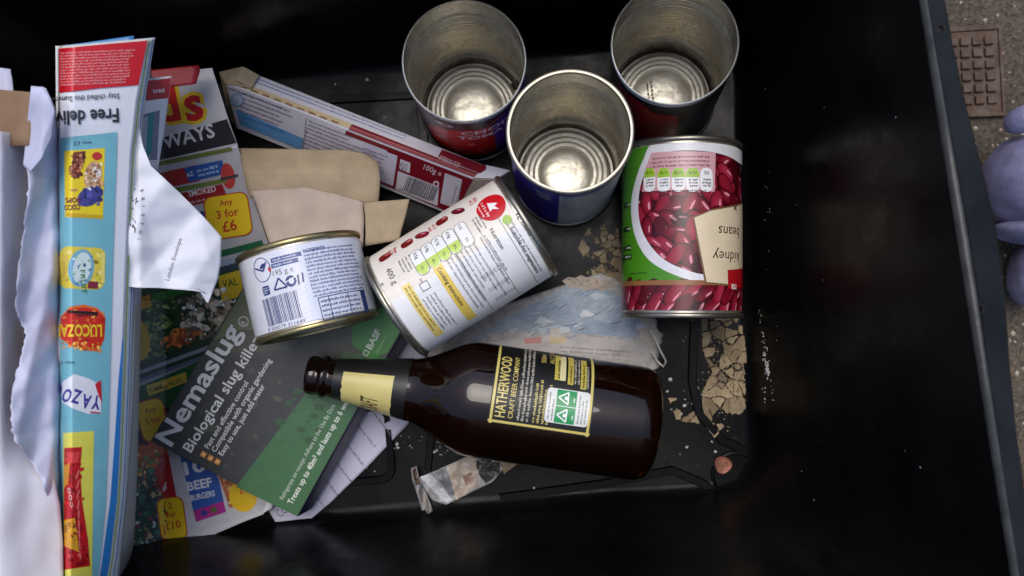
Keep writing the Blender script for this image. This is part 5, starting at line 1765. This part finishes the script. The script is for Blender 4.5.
# ================================================================== TORN PAPERS
def zwp(x, y):
    return 0.150-0.00042*max(0, x-140)+0.0020*nz(x*0.03, y*0.02, 9)+fold(x, y, 35, 41, 0.2, .0050)+fold(x, y, 100, 23, 0.5, .0024)+fold(x, y, 160, 52, 0.1, .0046)+fold(x, y, 70, 13, 0.3, .0008)
wp = sheet('crumpled_paper', [((133, 122), (139, 126)), ((131, 140), (143, 146)), ((129, 160), (151, 166)), ((127, 185), (180, 193)), ((126, 210), (203, 216)), ((125, 235), (222, 237)), ((124.5, 258), (221, 262)), ((124, 276), (218, 279)), ((124, 287), (214, 289)), ((198, 288.5), (211, 296)), ((206, 301), (208, 303))], zwp, M['paper'], 0.0002,
    label='crumpled torn white envelope paper beside the catalogue', cat='paper', cross=40, along=7)
pr = Print(pm(zwp), 4, True)
pr.text('London Envelope', 169, 281, 4.4, C(70, 70, 80), 0, rot=73, w=44)
rd = random.Random(3)
for k in range(26):
    x, y = 126+rd.uniform(0, 10), 178+rd.uniform(0, 50)
    pr.line([(x, y), (x+rd.uniform(-4, 4), y+rd.uniform(-6, 6))], rd.uniform(.6, 1.4), C(60, 60, 70), 0)
for k, ch in enumerate('BRISTOL'):
    pr.text(ch, 142-abs(k-2)*1.0, 190+k*8, 3.6, C(80, 80, 92), 0, rot=-75-k*5, bold=.3)
pr.build('print', M['print_matt'], wp)
ze2 = lambda x, y: 0.138+0.0015*nz(x*.06, y*.05, 3)-0.0006*(x-125)
e2 = sheet('torn_paper', [((122, 282), (140, 286)), ((122, 300), (138, 302)), ((121, 322), (129, 318)), ((122, 345), (128, 342))], ze2, M['paper_lav'], 0.0002, label='small torn paper corner hanging below the crumpled envelope', cat='paper', cross=10, along=6)

def zen(x, y):
    return 0.184-0.00045*(x-30)-0.00006*max(0, x-50)**2+0.0020*nz(x*0.03, y*0.012, 12)+fold(x, y, 12, 19, 0.3, .0050)+fold(x, y, 70, 47, 0.1, .0040)+fold(x, y, 140, 29, 0.6, .0030)+fold(x, y, 40, 11, 0.2, .0009)
def jag(pts, amp, seed):
    rd = random.Random(seed); out = []
    for (x, y), (x1, y1) in zip(pts, pts[1:]):
        for k in range(8):
            f = k/8; out.append((x+(x1-x)*f+(rd.uniform(-amp, amp) if k else 0), y+(y1-y)*f))
    out.append(pts[-1]); return out
el = jag([(33, 88), (30, 112), (25, 145), (28, 175), (27, 205), (22, 240), (18, 268), (16, 310), (26, 335), (20, 360), (13, 385), (10, 420), (14, 440), (34, 465), (50, 500), (62, 535)], 1.3, 4)
er = jag([(46, 88), (55, 108), (60, 145), (66, 175), (68, 205), (70, 240), (70, 268), (70, 310), (70, 335), (70, 360), (70, 385), (70, 420), (70, 440), (70, 465), (70, 500), (70, 540)], 0.0, 5)
env = sheet('torn_envelope', list(zip(el, er)), zen, M['paper_lav'], 0.00015, label='long torn bluish white envelope between plastic bag and catalogue', cat='envelope', cross=18, along=2)
zb_ = lambda x, y: 0.197+0.006*math.exp(-((y-95)/22)**2)+fold(x, y, 25, 17, 0.2, .003)-0.0002*abs(x-42)
ef = sheet('envelope_flap', [((31, 86), (44, 87)), ((29, 104), (55, 112)), ((27, 124), (52, 138)), ((25, 146), (42, 158)), ((23, 165), (30, 172))], zb_, M['paper_lav'], 0.0003, root=env, parent=env.o, cross=14, along=6)
# white plastic bag bulging in from the left edge
def zbag(x, y):
    return 0.200-(0.0009-0.0006*min(1, max(0, (y-400)/80)))*max(0, x)+0.0050*nz(x*0.012, y*0.008, 31)+0.0012*nz(x*0.05, y*0.02, 33)
bagr = [((-125, 118), (26, 134)), ((-125, 160), (30, 165)), ((-125, 220), (36, 225)), ((-125, 280), (40, 285)), ((-125, 340), (40, 345)), ((-125, 400), (38, 400)), ((-125, 440), (42, 440)), ((-125, 480), (52, 470)), ((-125, 520), (60, 505)), ((-125, 570), (63, 545)), ((-125, 640), (64, 620))]
sheet('plastic_bag', bagr, zbag, M['bag'], 0.0004, label='white plastic bag bulging at the left edge of the box', cat='plastic bag', cross=44, along=5)
zcb = lambda x, y: 0.188+0.0003*x
sheet('cardboard_piece', [((-70, 84), (30, 92)), ((-70, 100), (30, 106)), ((-70, 150), (28, 145))], zcb, M['kraft_dark'], 0.003, label='brown cardboard edge behind the plastic bag at far left', cat='cardboard', cross=10)
sheet('lavender_paper', [((-60, 60), (10, 69)), ((-60, 80), (12, 80)), ((-60, 110), (14, 100))], lambda x, y: 0.178, M['paper_lav'], 0.0004, label='pale lavender paper edge above the cardboard at far left', cat='paper', cross=8)
